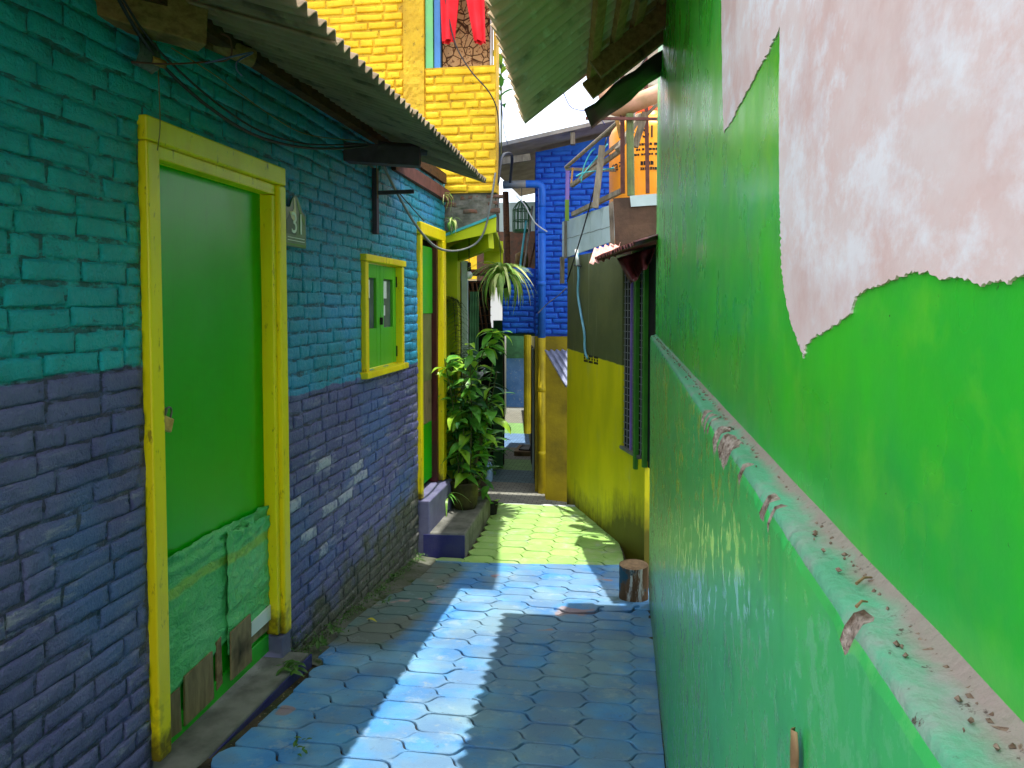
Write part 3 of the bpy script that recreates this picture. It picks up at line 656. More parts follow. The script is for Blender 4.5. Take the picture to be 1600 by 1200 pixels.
# roof of the brick house
eA, eB = Vector((-.82, 1.70, 2.284)), Vector((-.922, 4.632, 2.334))
ed = (eB-eA).normalized(); e0 = eB-ed*4.4
sd = Vector((-1.6, .42, .62))
roof = MB().beam((LX-.02, .2, 2.585), (LX-.02, 5.9, 2.575), .10, .08).build('roof', 'dwood', house)
for k in range(5):
    a = e0+ed*(.875*k); n_ = ed.cross(sd).normalized(); n_ = n_ if n_.z > 0 else -n_
    corr(MB(), a+n_*(.006*(k % 2)), ed*.90, sd, .066, .013, .007, 8, jag=.012, seed=k, phase=k*.3).build('roof_sheet', 'roofl', roof, smooth=True)
MB().beam((-1.42, .2, 2.475), (-1.42, 4.6, 2.50), .05, .06).build('purlin', 'dwood', roof)
b1 = aty(318, 42, 2.2); w1 = atx(120, -28, -1.56)
def timber(p, q, w, h, m_, par, seed):
    mb = MB(); p, q = Vector(p), Vector(q); d = (q-p); L_ = d.length; d.normalize(); s2 = d.cross(Vector((0, 0, 1))).normalized(); u2 = s2.cross(d); N = 10; vv = []
    for i in range(N+1):
        for a_, b_ in ((-1, -1), (1, -1), (1, 1), (-1, 1)):
            g = 1+.06*nz3((i*.7, a_, b_), 1, seed); vv.append(p+d*(L_*i/N)+s2*(a_*w/2*g)+u2*(b_*h/2*g))
    ff = [(i*4+j, i*4+(j+1) % 4, i*4+4+(j+1) % 4, i*4+4+j) for i in range(N) for j in range(4)]+[(3, 2, 1, 0), (N*4, N*4+1, N*4+2, N*4+3)]
    mb.add(vv, ff); return mb.build('beam', m_, par, bevel=.004)
timber(w1+Vector((-.1, -.05, 0)), b1, .09, .14, 'wood', house, 1)
pp = aty(396, 92, 2.55); MB().tube([atx(300, 50, -1.58), atx(340, 68, -1.45), pp], .032, 12).build('pole', 'wood', house, smooth=False)
timber((-1.6, 3.82, 2.375), (-1.13, 3.9, 2.345), .09, .10, 'purpbeam', house, 3)
MB().tube([(-1.35, 3.84, 2.40), (-1.10, 3.93, 2.39)], .03, 10).build('pole', 'purpbeam', house)
MB().beam((-1.52, 4.6, 2.46), (-1.5, 5.95, 2.44), .05, .09).build('wall_plate', 'rust', house)

# ------------------------------------------------------------------ things on the left wall
def text_mesh(txt, size, mat, ext=.001, bend=None):
    cu = bpy.data.curves.new('txt', 'FONT'); cu.body = txt; cu.size = size; cu.extrude = ext; cu.align_x = 'CENTER'; cu.align_y = 'CENTER'
    o = bpy.data.objects.new('tmp', cu); col.objects.link(o); dg = bpy.context.evaluated_depsgraph_get(); dg.update()
    me = bpy.data.meshes.new_from_object(o.evaluated_get(dg)); bpy.data.objects.remove(o)
    me.materials.clear(); me.materials.append(M[mat])
    if bend:
        for v in me.vertices: a = v.co.x/bend; r_ = bend+v.co.z; v.co = (r_*math.sin(a), -r_*math.cos(a), v.co.y)
    return me
sign = thing('house_number_sign', 'small green house number plate reading 31 beside the yellow door frame', 'sign')
sign.location = (LX+.020, 3.158, 1.925); sign.rotation_euler = (R(0), 0, R(90))
pl = [(-.105, -.115), (.105, -.115), (.105, .035), (.075, .05), (.045, .085), (.015, .115), (0, .12), (-.02, .112), (-.04, .09), (-.055, .062), (-.075, .06), (-.105, .06)]
MB().prism([(x, 0, z) for x, z in pl], (0, .006, 0)).build('plate', 'signg', sign, bevel=.002)
MB().prism([(x, -.0015, z) for x, z in [(-.092, -.06), (.0, -.06), (.0, .03), (-.06, .03), (-.092, .0)]], (0, .001, 0)).build('dark_print', 'signd', sign)
MB().prism([(x, -.0015, z) for x, z in [(.01, .10), (.03, .085), (.055, .05), (.09, .02), (.085, -.01), (.05, .03), (.025, .06)]], (0, .001, 0)).build('leaf_print', 'signl', sign)
MB().prism([(x, -.0018, z) for x, z in [(-.02, .105), (-.008, .108), (0, .06), (.004, .03), (-.012, -.005), (-.045, .012), (-.062, .04), (-.03, .045), (-.018, .06)]], (0, .001, 0)).build('hand_print', 'signc', sign)
o = obj('number', text_mesh('31', .135, 'signw'), sign); o.location = (.012, -.003, -.012); o.rotation_euler = (R(90), 0, 0)
for zz in (-.075, -.088): MB().box((-.085, -.002, zz), (.085, -.0008, zz+.003)).build('line', 'signw', sign)
MB().box((-.095, -.002, -.108), (.1, -.0008, -.1)).build('bottom_stripe', 'signl', sign)

lock = thing('padlock', 'brass padlock hanging from the hasp of the green door', 'padlock'); lock.location = (DX+.022, 2.272, 1.150)
lock.rotation_euler = (R(-22), 0, 0)
MB().box((-.009, -.028, -.030), (.009, .028, .018)).build('body', 'brass', lock, bevel=.004)
MB().tube(smooth_pts([(0, -.015, .016), (0, -.016, .036), (0, -.008, .05), (0, .008, .05), (0, .016, .036), (0, .015, .016)], 4), .0035, 8).build('shackle', 'steel', lock, smooth=True)
MB().box((-.020, -.035, .030), (-.012, .012, .05)).build('hasp', 'steel', lock, bevel=.002)

br = thing('wall_bracket', 'dark iron bracket with a short arm above the window', 'bracket')
MB().box((LX+.0, 4.215, 1.97), (LX+.03, 4.255, 2.36)).build('plate', 'purpbeam', br, bevel=.003)
MB().beam((LX+.02, 4.235, 2.215), (-1.28, 4.28, 2.225), .022, .022).build('arm', 'purpbeam', br)
ins = thing('cable_insulator', 'grey plastic-wrapped cable clamp on the wall under the timber beam', 'cable clamp')
p = atx(222, 82, -1.48); mb = MB(); mb.grid(lambda u, v: p+Vector((.028*math.sin(math.pi*v)*(1+.3*nz3((u*6, v*6, 0), 1)), (u-.5)*.10, .05*math.cos(math.pi*v)*(1+.2*nz3((u*5, v*5, 3), 1)))), 12, 10); mb.build('wrap', plain('grey_plastic_wrap', (84, 90, 92), (60, 66, 68), 30, .3, .8, 80, .004), ins, smooth=True)
q = atx(236, 93, -1.46); MB().tube([q, q+Vector((.01, .05, 0))], .013, 10).build('peg', 'lwood', ins)
def cable(label, pts, r, mat, cat='cable', n=6, name='cable'):
    return MB().tube(smooth_pts(pts, 6), r, n).build(name, mat, None, smooth=True, label=label, cat=cat)
cable('thick black cable sagging from the timber beam to the purple beam end', [atx(170, -30, -1.40), atx(215, 50, -1.44), atx(262, 110, -1.46), atx(330, 170, -1.45), atx(400, 212, -1.45), atx(470, 230, -1.44), atx(530, 232, -1.40), atx(575, 228, -1.30)], .006, 'wire')
cable('second black cable just above the thick one on the teal wall', [atx(175, -30, -1.40), atx(225, 50, -1.44), atx(275, 106, -1.46), atx(345, 166, -1.46), atx(410, 206, -1.46), atx(480, 225, -1.44), atx(560, 226, -1.34)], .004, 'wire')
cable('thin brown twine stretched from the beam above the cables', [atx(268, 75, -1.46), atx(340, 120, -1.46), atx(420, 178, -1.46), atx(480, 210, -1.45), atx(560, 220, -1.36)], .0022, 'twine', 'twine', name='twine')
cable('brown wire loop tied round the pole end', [atx(205, 97, -1.47), atx(260, 100, -1.42), atx(320, 97, -1.36), atx(358, 92, -1.30), atx(360, 62, -1.30), atx(345, 52, -1.32)], .003, 'rust', 'wire', name='wire')
cable('thin blue-grey wire dangling from the pole end', [atx(320, 99, -1.36), atx(365, 88, -1.29), atx(395, 82, -1.27), atx(372, 95, -1.29), atx(370, 108, -1.29), atx(378, 118, -1.29)], .003, 'wireblue', 'wire', name='wire')
cable('frayed twine hanging over the corner of the yellow door frame', [atx(247, 106, -1.47), atx(249, 150, -1.475), atx(250, 200, -1.475), atx(246, 235, -1.475)], .0016, 'twine', 'twine', name='twine')
cable('black cable running down from the purple beam past the bracket to the far door', [atx(598, 258, -1.42), atx(625, 310, -1.44), atx(650, 352, -1.44), atx(680, 385, -1.40), aty(710, 392, 5.9), aty(740, 383, 6.0), aty(757, 360, 6.0), aty(768, 310, 5.95), aty(774, 270, 5.95)], .009, 'wiregrey')
cable('thin black drop wire behind the bracket arm', [atx(600, 256, -1.45), atx(615, 290, -1.46), atx(640, 320, -1.46), atx(662, 345, -1.46)], .004, 'wire', 'wire', name='wire')
cable('short cord hanging from the purple beam beside the bracket', [aty(588, 256, 4.1), aty(589, 280, 4.15), aty(590, 310, 4.15)], .0025, 'twine', 'cord', name='cord')

# ------------------------------------------------------------------ right green wall
gw = thing('painted_wall', 'bright green painted wall with a ledge and peeling patch filling the right side', 'wall')
def ux(y): return .1725-.0066*y
YE = 4.32
mb = MB(); UT = 2.98
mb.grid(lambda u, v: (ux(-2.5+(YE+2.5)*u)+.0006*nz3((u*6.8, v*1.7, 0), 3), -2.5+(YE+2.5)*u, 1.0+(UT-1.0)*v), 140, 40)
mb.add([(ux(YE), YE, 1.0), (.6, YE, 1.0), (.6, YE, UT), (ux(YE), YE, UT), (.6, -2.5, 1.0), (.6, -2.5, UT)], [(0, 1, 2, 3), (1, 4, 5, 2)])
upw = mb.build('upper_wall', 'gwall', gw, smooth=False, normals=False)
def lx(y): return .131-.016*max(0, y-.6)/3.7
def chipd(y):
    k = max(0, min(1, (y-.52)/.06))*max(0, min(1, (1.62-y)/.3)); n_ = .9*nz3((y*12, 0, 0), 1, 5)+.75*nz3((y*34, 0, 0), 1, 2)+.35*nz3((y*110, 0, 0), 1, 3)
    b = max(0, n_+.03)*.036*k
    b += .006*max(0, nz3((y*30, 2, 0), 1)-.15)
    b += .009*math.exp(-((y-.47)/.014)**2)*(1+nz3((y*200, 0, 0), 1))
    return b
mb = MB(); ys_ = [-2.5+.05*i for i in range(50)]+[.0+.006*i for i in range(300)]+[1.8+.03*i for i in range(85)]
ys_ = [y for y in ys_ if y < YE-.01]+[YE]
LZ = 1.36; prof = []
for y in ys_:
    c_ = chipd(y); wz = .0015*nz3((y*8, 0, 0), 1)+.006*max(0, y-1)/3.3*2
    cxx = min(.030, c_*.62)*(1+.5*nz3((y*60, 4, 0), 1)); row = []
    for i in range(14): row.append((lx(y)+.006*(1-i/13)*min(1, y/3+.3)+.0012*nz3((y*5, i*.5, 0), 1), y, -.35+(LZ-.012-max(c_, .0)-.004+.35)*i/13))
    zc0 = LZ+wz-max(c_, .0)-.014
    m1 = (lx(y)+cxx*.35+.002+.004*nz3((y*80, 0, 1), 1)*min(1, c_*60), y, zc0+(LZ+wz-zc0)*.45)
    row += [(lx(y), y, zc0), m1, (lx(y)+.004+cxx, y, LZ+wz-.002-.1*c_), (lx(y)+.010+cxx, y, LZ+wz), (.5*lx(y)+.5*ux(y)+.002+cxx*.3, y, LZ+wz+.001*nz3((y*20, 3, 0), 1)), (ux(y)-.006, y, LZ+wz+.003), (ux(y)+.004, y, LZ+wz+.012)]
    prof.append((row, c_))
W = len(prof[0][0]); v = [p_ for r_, _ in prof for p_ in r_]; mb.v = v
for i in range(len(prof)-1):
    for j in range(W-1):
        mb.f.append((i*W+j, (i+1)*W+j, (i+1)*W+j+1, i*W+j+1)); big = (prof[i][1]+prof[i+1][1])/2 > .007
        mb.mi.append(0 if j < 14 else (2 if big else (0 if j < 15 else 1)) if j < 17 else 1)
n0 = len(mb.v); L_ = (len(prof)-1)*W
mb.f.append(tuple(L_+j for j in range(W))); mb.mi.append(0)
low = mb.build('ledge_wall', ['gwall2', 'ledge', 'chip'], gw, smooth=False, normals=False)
low.data.polygons.foreach_set('use_smooth', [p.material_index != 2 for p in low.data.polygons])
MB().box((.1355, YE-.02, -.4), (.5, YE-.003, 1.34)).build('end_wall', 'gwall2', gw)
# bare plaster patch: outline read off the photograph, laid on the wall face
pk = [(1132, -60), (1134, 120), (1136, 206), (1150, 186), (1168, 148), (1190, 108), (1210, 70), (1223, 42), (1221, 150), (1222, 300), (1225, 420), (1232, 470), (1240, 505), (1252, 540), (1258, 562), (1262, 538), (1280, 524), (1302, 512), (1318, 500), (1332, 488), (1338, 466), (1358, 452), (1388, 440), (1420, 428), (1445, 424), (1470, 436), (1500, 432), (1528, 446), (1560, 440), (1590, 432), (1640, 420), (1800, 436), (2300, 430)]
pts = []
for (a, b), (c, d) in zip(pk, pk[1:]):
    n_ = max(1, int(math.hypot(c-a, d-b)/2.5)); jag = 6. if b > 40 and not (a in (1132, 1134, 1223, 1221, 1222) and b < 300) else .6
    for i in range(n_):
        t = i/n_; x = a+(c-a)*t; y = b+(d-b)*t+jag*(nz3((x*.16, y if False else b*.01, 0), 1)+.7*nz3((x*.5, 1, 0), 1)+.5*nz3((x*1.3, 7, 0), 1)); x += .5*jag*nz3((y*.2, 5, 0), 1) if jag > 1 else .8*nz3((y*.05, 5, 0), 1)
        pts.append((x, y))
pp_ = []
for x, y in pts: q = atx(x, y, .168); pp_.append((q.y, q.z))
pp_ += [(.05, pp_[-1][1]), (-2.4, 1.58), (-2.4, 2.9), (pp_[0][0], 2.9)]
mb = MB(); mb.prism([(ux(y)-.0018, y, z) for y, z in pp_], (.004, 0, 0)); mb.build('bare_plaster', 'pink', gw)
# crumbs of plaster and dead leaf bits along the ledge
mb = MB(); rg = random.Random(4)
for i in range(620):
    y = .3+3.9*rg.random()**1.5; bk = rg.random() < .75; x = ux(y)-.003-(.006 if bk else .028)*rg.random()**2; x = max(x, lx(y)+.016)
    s_ = rg.uniform(.0006, .0022)*(1.0 if y < 1.2 else 1.6); l_ = s_*(rg.uniform(1, 4) if rg.random() < .2 else 1.3); a = rg.uniform(0, 6.28); z = LZ+.012*max(0, y-1)/3.3+.0025
    dx, dy = math.cos(a)*l_, math.sin(a)*l_; px_, py_ = -math.sin(a)*s_, math.cos(a)*s_
    mb.add([(x+dx, y+dy, z), (x+px_, y+py_, z-.001), (x-dx, y-dy, z), (x-px_, y-py_, z), (x, y, z+s_*.9), (x, y, z-.002)], [(0, 1, 4), (1, 2, 4), (2, 3, 4), (3, 0, 4), (1, 0, 5), (2, 1, 5), (3, 2, 5), (0, 3, 5)])
mb.build('ledge_crumbs', plain('brown_crumbs', (92, 70, 56), (140, 120, 104), 300, .95), None, label='brown crumbs and grit lying along the back of the green ledge', cat='debris', kind='stuff')
def twig(px, py, qx, qy, label):
    a, b = atz(px, py, LZ+.004), atz(qx, qy, LZ+.004); MB().tube([a, (a+b)/2+Vector((0, 0, .002)), b], .0011, 6, r2=.0006).build('twig', 'dry', None, label=label, cat='twig')
twig(1338, 912, 1362, 902, 'longer dry twig lying across the green ledge'); twig(1338, 948, 1355, 940, 'short dark twig on the green ledge nearest the camera')
# dry leaf hanging on the lower wall
lf = MB(); a = atx(1246, 1140, .128); d_ = .032
def lfn(u, v):
    w = .0068*math.sin(math.pi*min(1, .08+v*.92))**.7; return (a.x-.001-.004*math.sin(math.pi*u), a.y+(u-.5)*2*w*1.4, a.z-d_*v*1.3)
lf.grid(lfn, 6, 12); o = lf.build('dry_leaf', 'dry', None, smooth=True, label='dry brown leaf stuck on the scuffed green lower wall', cat='leaf'); o.modifiers.new('s', 'SOLIDIFY').thickness = .0006
# log stump by the wall
lg = thing('log_stump', 'short paint-stained log standing at the foot of the green wall', 'log'); c0 = atz(990, 938, -.20)
mb = MB(); n_ = 26
def lgr(a_, z): return .083*(1+.05*math.sin(2*a_+1)+.035*nz3((math.cos(a_)*2, math.sin(a_)*2, z*6), 1)-.0*z)
c0 = Vector((c0.x, c0.y+.06, 0)); zb0 = zf(c0.y)
c0.x = min(c0.x, .048)
mb.grid(lambda u, v: (c0.x+lgr(u*2*math.pi, v)*math.cos(u*2*math.pi), c0.y+lgr(u*2*math.pi, v)*math.sin(u*2*math.pi), zb0-.01+.215*v+.006*math.sin(u*6.28)), n_, 8); mb.build('bark', 'bark', lg, smooth=True, normals=False)
mb = MB(); mb.add([(c0.x+lgr(i/n_*2*math.pi, 1)*.985*math.cos(i/n_*6.2832), c0.y+lgr(i/n_*6.2832, 1)*.985*math.sin(i/n_*6.2832), zb0+.204+.006*math.sin(i/n_*6.2832)) for i in range(n_)], [tuple(range(n_))]); mb.build('cut_face', 'cutwood', lg)
# ------------------------------------------------------------------ lean-to roof over the green wall
RC, RA = Vector((-.538, 3.757, 2.482)), Vector((-.422, 2.203, 2.46)); RD = Vector((.099, 3.75, 2.953))
re = (RC-RA).normalized(); rs = RD-RC; rn = re.cross(rs).normalized(); rn = rn if rn.z > 0 else -rn
lean = thing('lean_to_roof', 'green-grey corrugated roof sloping up above the green wall, seen from below', 'roof')
for k, (a, L_) in enumerate(((-.86, .86), (-1.70, .87), (-2.5, .83))):
    corr(MB(), RC+re*a+rn*(.006*(k % 2)), re*L_, rs*1.9, .10, .022, .007, 10, jag=.008, seed=k+11, phase=k*.2).build('roof_sheet', 'roofr', lean, smooth=True)
def rp(s_, r_, off): return RC+rs*s_-re*r_+rn*off
def bar(name, p, q, w, h, m_, par): return MB().beam(p, q, w, h, up=rn).build(name, m_, par, bevel=.003)
for s_, r0, r1 in ((.50, -.0, 1.3), (.66, .10, 1.4), (.80, .02, 1.4), (.99, .02, 1.4)): bar('batten', rp(s_, r0, -.035), rp(s_+.02, r1, -.035), .05, .03, 'lwood', lean)
bar('rafter', rp(.47, .30, -.085), rp(1.5, .30, -.085),   .05, .09, 'wood', lean)
bar('rafter', rp(.42, .03, -.085), rp(1.5, .03, -.085),   .05, .09, 'wood', lean)
mb = MB(); mb.grid(lambda u, v: rp(.34+u*1.1, .02-v*.20-.03*math.sin(u*2.2), -.14-.07*v-.02*nz3((u*3, v, 0), 2)), 14, 4); o = mb.build('flashing', 'browntin', lean, smooth=True, normals=False); o.modifiers.new('s', 'SOLIDIFY').thickness = .002
# ------------------------------------------------------------------ yellow brick house, upper storey over the lane
YF = 6.0
yh = thing('yellow_house', 'bright yellow brick upper storey overhanging the lane with laundry in its opening', 'house')
X0, X1, Z0, Z1 = -3.6, -1.098, 2.475, 4.7
hol = [(-1.70, -1.118, 3.51, 4.6)]
yw = mortar(yh, 'wall', lambda u, z, d: (u, YF+.012+d, z), wall_rects(X0, X1, Z0, Z1, hol), 'ymortar', .03, .005, .14)
YBM = brick_meshes('brick', .23, .05, .004, 'ybrick', 10, .0045, rd=.005)
lay_bricks(yw, (X0, YF+.004, 0), 0, X1-X0, Z0+.0, Z1, .0685, .245, .018, [(a-X0, b-X0, c, d) for a, b, c, d in hol]+[(-1.88-X0, -1.70-X0, 2.4, 4.7)], YBM, .23, .05, 'ybrick', 300, seed=8, zj=.004, tilt=.012,
           vis=lambda p: p.x > -2.95 and p.z < 4.2 and p.z > 1.55+(p.x+2.9)*.0+.9)
mb = MB(); mb.grid(lambda u, v: (-1.878+.176*u, YF-.010+.004*nz3((u*3, v*30, 0), 1.5)+.003*nz3((u*20, v*200, 0), 1), 2.475+2.2*v), 10, 80); mb.box((-1.878, YF-.004, 2.475), (-1.702, YF+.1, 4.68)); mb.build('column', 'ymortar', yh, smooth=False, normals=False)
mb = MB(); mb.prism([(X1-.002, YF+.145, 2.475), (X1-.002, YF+.155, 2.475), (-1.47, 8.0, 2.475), (-1.6, 8.0, 2.475)], (0, 0, 1.03)); mb.build('side_wall', 'bpole', yh)
MB().box((X0, YF+.5, 2.5), (-1.28, YF+.52, 4.7)).build('inner_wall', 'dark', yh); MB().box((X0, YF+.16, 3.46), (-1.28, YF+.5, 3.5)).build('inner_floor', 'oldconc', yh)
MB().prism([(-3.6, YF-.1, 4.72), (-1.12, YF-.1, 4.72), (-1.12, 4.0, 4.72), (-.56, 4.0, 4.72), (-.60, 4.4, 4.72), (-.84, 5.8, 4.72), (-.92, 6.26, 4.72), (-.45, 6.36, 4.72), (-.45, 7.4, 4.72), (-3.6, 7.4, 4.72)], (0, 0, .05)).build('roof', 'greyroof', yh)  # unseen roof; its overhang strips are shaped to shade the slab and lane
MB().beam((-1.662, YF+.04, 3.47), (-1.662, YF+.04, 4.7), .062, .05, up=(0, 1, 0)).build('post', 'gpole', yh); MB().beam((-1.598, YF+.05, 3.47), (-1.598, YF+.05, 4.7), .05, .04, up=(0, 1, 0)).build('post', 'bpole', yh); MB().beam((-1.69, YF+.06, 3.47), (-1.69, YF+.06, 4.7), .02, .04, up=(0, 1, 0)).build('post', 'rawbrick', yh)
MB().tube([(-1.145, YF+.06, 3.5), (-1.14, YF+.06, 4.7)], .014, 8).build('post', 'white', yh)
# bare concrete and broken brick under the yellow face
mb = MB(); mb.grid(lambda u, v: (-1.60+.49*u, YF+.03+.012*nz3((u*4, v*4, 0), 1.7), 2.165+.31*v), 24, 16); mb.box((-1.6, YF+.045, 2.17), (-1.105, YF+.2, 2.474)); mb.build('lintel', 'oldconc', yh, smooth=False, normals=False)
RBM = brick_meshes('brick', .2, .05, .006, 'rawbrick', 5, .006)
rb = random.Random(3)
for z_ in (2.44, 2.385, 2.325):
    x = -1.57
    while x < -1.14:
        if rb.random() < .6: o = obj('brick', RBM[rb.randrange(5)], yw); o.location = (x+.06+rb.uniform(-.02, .02), YF+.029+rb.uniform(-.004, .004), z_+rb.uniform(-.006, .006)); o.scale = (rb.uniform(.35, .85), 1, rb.uniform(.6, .9)); o.rotation_euler = (0, rb.uniform(-.05, .05), 0)
        x += .19
# red trousers on the line
tr_ = thing('trousers', 'red trousers hanging upside up in the yellow house opening', 'trousers')
def leg(cx0, cx1, w0, w1, zt, zb_, seed):
    mb = MB()
    def fn(u, v):
        a = u*2*math.pi; w = (w0+(w1-w0)*v)/2; cx = cx0+(cx1-cx0)*v
        return (cx+w*math.cos(a), YF-.075+(.022+.010*math.sin(3*a+seed)+.006*math.sin(7*a+v*2))*math.sin(a)*(1 if math.sin(a) < 0 else .6)-.012*math.cos(5*a+seed)*(.3+v), zt+(zb_-zt)*v+.012*math.cos(a+seed))
    mb.grid(fn, 40, 16); return mb
k_ = leg(-1.455, -1.475, .20, .105, 4.30, 3.685, 1); k_.build('leg', 'red', tr_, smooth=True, normals=False)
k_ = leg(-1.285, -1.215, .20, .09, 4.30, 3.665, 2); k_.build('leg', 'red', tr_, smooth=True, normals=False)
leg(-1.37, -1.37, .37, .36, 4.52, 4.20, 4).build('waist', 'red', tr_, smooth=True, normals=False)
ln = MB().tube([(-1.72, YF-.06, 4.52), (-1.37, YF-.07, 4.51), (-1.1, YF-.06, 4.53)], .004, 6).build('clothes_line', 'wire', None, label='thin line carrying the red trousers', cat='line')
mb = MB(); mb.grid(lambda u, v: (-1.565+.415*u, YF+.085+.012*math.sin(u*19)+.006*nz3((u*4, v*3, 0), 2), 3.50+.75*v), 40, 8); mb.build('cloth_hanging', 'batik', None, smooth=True, label='brown patterned cloth hanging behind the red trousers', cat='cloth')
cable('dark cable crossing in front of the red trousers and yellow parapet', [aty(692, -30, 5.9), aty(700, 20, 5.9), aty(712, 70, 5.9), aty(735, 110, 5.9), aty(765, 145, 5.9), aty(778, 180, 5.95), aty(780, 240, 6.0), aty(778, 290, 6.0)], .006, 'wire')
# ------------------------------------------------------------------ porch below
ph = thing('porch', 'lime yellow porch with a column under the yellow house', 'porch')
MB().prism([(-2.2, 6.06, 2.165), (-1.115, 6.06, 2.165), (-1.24, 7.2, 2.06), (-2.2, 7.2, 2.06)], (0, 0, .03)).build('ceiling', 'lime', ph)
MB().beam((-1.16, 6.10, 2.10), (-1.62, 6.62, 2.0), .05, .16).build('beam', 'lime', ph); MB().beam((-1.60, 6.012, 2.105), (-1.1, 6.012, 2.285), .02, .02).build('edge_strip', 'teal', ph); MB().prism([(-1.60, 6.018, 2.095), (-1.102, 6.018, 2.275), (-1.102, 6.018, 2.15), (-1.60, 6.018, 2.05)], (0, .02, 0)).build('fascia', 'lime', ph)
MB().beam((-1.42, 7.1, 2.06), (-1.24, 7.15, 2.06), .05, .22).build('beam', 'lime', ph)
MB().box((-1.66, 6.46, -.5), (-1.535, 6.58, 2.05)).build('column', 'lime', ph, bevel=.004); MB().box((-1.72, 6.2, -.5), (-1.665, 6.26, 2.12)).build('post', 'teal', ph); MB().box((-1.53, 6.60, -.5), (-1.475, 6.64, 1.95)).build('post', 'wpanel', ph)
MB().box((-1.60, 6.45, .95), (-1.56, 6.458, 1.12)).build('meter_box', 'black', ph)
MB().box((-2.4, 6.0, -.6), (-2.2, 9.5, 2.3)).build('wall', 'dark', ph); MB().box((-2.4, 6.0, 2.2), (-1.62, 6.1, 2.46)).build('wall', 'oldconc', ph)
MB().box((-2.4, 5.99, -.6), (-1.66, 6.04, 2.2)).build('wall', 'teal', ph)
bulb = thing('light_bulb', 'unlit bulb hanging on a wire under the lime porch ceiling', 'bulb'); bp = aty(733, 425, 6.3)
MB().tube([Vector((bp.x, bp.y, 2.14)), bp+Vector((0, 0, .07))], .004, 6).build('cord', 'wire', bulb); MB().lathe([(.016, 0), (.018, .03), (.016, .075), (.006, .08)], (bp.x, bp.y, bp.z+.005), 12).build('socket', 'black', bulb, smooth=True)
MB().lathe([(.002, -.062), (.018, -.058), (.028, -.042), (.031, -.028), (.026, -.01), (.015, .004)], tuple(bp), 16).build('glass', 'white', bulb, smooth=True)
# dark stall behind the porch with a tilted grille
stall = thing('garden_stall', 'dark shed with a tilted lattice grille behind the hanging plant', 'shed')
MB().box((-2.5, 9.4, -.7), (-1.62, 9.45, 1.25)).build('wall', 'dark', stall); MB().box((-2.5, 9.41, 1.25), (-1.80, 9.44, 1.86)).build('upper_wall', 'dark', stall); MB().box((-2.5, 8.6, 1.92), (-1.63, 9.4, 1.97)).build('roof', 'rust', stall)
ga, gb = aty(728, 442, 8.4), aty(762, 520, 8.4)
for i in range(6): t = i/5; MB().beam((ga.x+(gb.x-ga.x)*t-.03, 8.4, ga.z), (ga.x+(gb.x-ga.x)*t+.05, 8.4, gb.z-.02), .022 if i % 2 == 0 else .012, .012, up=(0, 1, 0)).build('grille_bar', 'dwood', stall)
for i in range(7): z_ = gb.z+(ga.z-gb.z)*i/6; MB().beam((ga.x-.03, 8.412, z_), (gb.x+.04, 8.412, z_+.01), .01, .012, up=(0, 1, 0)).build('grille_bar', 'dwood', stall)
corr(MB(), (-1.86, 8.36, .1), (.11, 0, 0), (.02, 0, 1.6), .03, .006, .003, 4).build('tin_panel', 'greenfar', stall); MB().box((-1.72, 9.2, -.7), (-1.60, 9.24, 1.35)).build('green_board', 'greenfar', stall)
# ------------------------------------------------------------------ blue house
YB = 8.0
bh = thing('blue_house', 'bright blue brick house with grey sloping roof at the end of the lane', 'house')
def brt(x): return 3.20+.185*(x+1.03)
bw = mortar(bh, 'wall', lambda u, z, d: (u, YB+.010+d, z), wall_rects(-1.03, 1.3, 1.205, 3.2, []), 'bmortar', .04, .005, .2)
BBM = brick_meshes('brick', .2, .045, .004, 'bbrick', 10, .004, 5, 3, rd=.006)
lay_bricks(bw, (-1.03, YB+.004, 0), 0, 1.45, 1.22, 3.2, .0605, .215, .015, [], BBM, .2, .045, 'bbrick', 300, seed=21, zj=.004, tilt=.015, vis=lambda p: p.x < -.64 or p.z > 1.9)
MB().prism([(-1.03, YB+.006, 3.2), (1.3, YB+.006, 3.2), (1.3, YB+.006, 3.63)], (0, .15, 0)).build('gable', 'bbrick', bh)
pw_ = mortar(bh, 'parapet', lambda u, z, d: (u, YB+.010+d, z), wall_rects(-1.395, -1.035, 1.235, 1.945, []), 'bmortar', .04, .005, .12, 3)
lay_bricks(pw_, (-1.395, YB+.004, 0), 0, .355, 1.235, 1.95, .0605, .215, .015, [], BBM, .2, .045, 'bbrick', 300, seed=23, zj=.004, tilt=.015)
MB().box((-1.395, YB+.13, 1.20), (-1.04, 10.2, 1.245)).build('floor_slab', 'greenfar', bh)
mb = MB(); mb.prism([(-1.62, 7.62, 3.145), (1.5, 7.62, 3.72), (1.5, 7.62, 3.76), (-1.62, 7.62, 3.185)], (0, 3.2, 0)); mb.build('roof', 'greyroof', bh)
MB().beam((-1.4, 7.7, 3.05), (-1.05, 7.75, 3.10), .05, .07).build('rafter', 'woodg', bh); MB().box((-.62, 7.65, 3.20), (-.575, 7.72, 3.32)).build('rafter', 'woodg', bh)
MB().box((-2.1, 10.0, 1.82), (-1.05, 10.05, 2.55)).build('back_wall', 'rawbrick', bh); MB().box((-2.0, 10.02, 2.55), (-1.05, 10.06, 2.95)).build('back_band', 'wpanel', bh); MB().box((-1.06, YB+.2, 1.25), (-1.035, 10.0, 3.1)).build('side_wall', 'greenfar', bh)
MB().box((-1.03, YB, -.75), (1.3, YB+.2, 1.203)).build('lower_wall', 'ywall2' if 'ywall2' in M else plain('shade_darkened_lower_plaster', (168, 150, 16), (120, 106, 20), 3, .65, .5, 40, .006), bh)  # lower wall's shade is put into its darker yellow
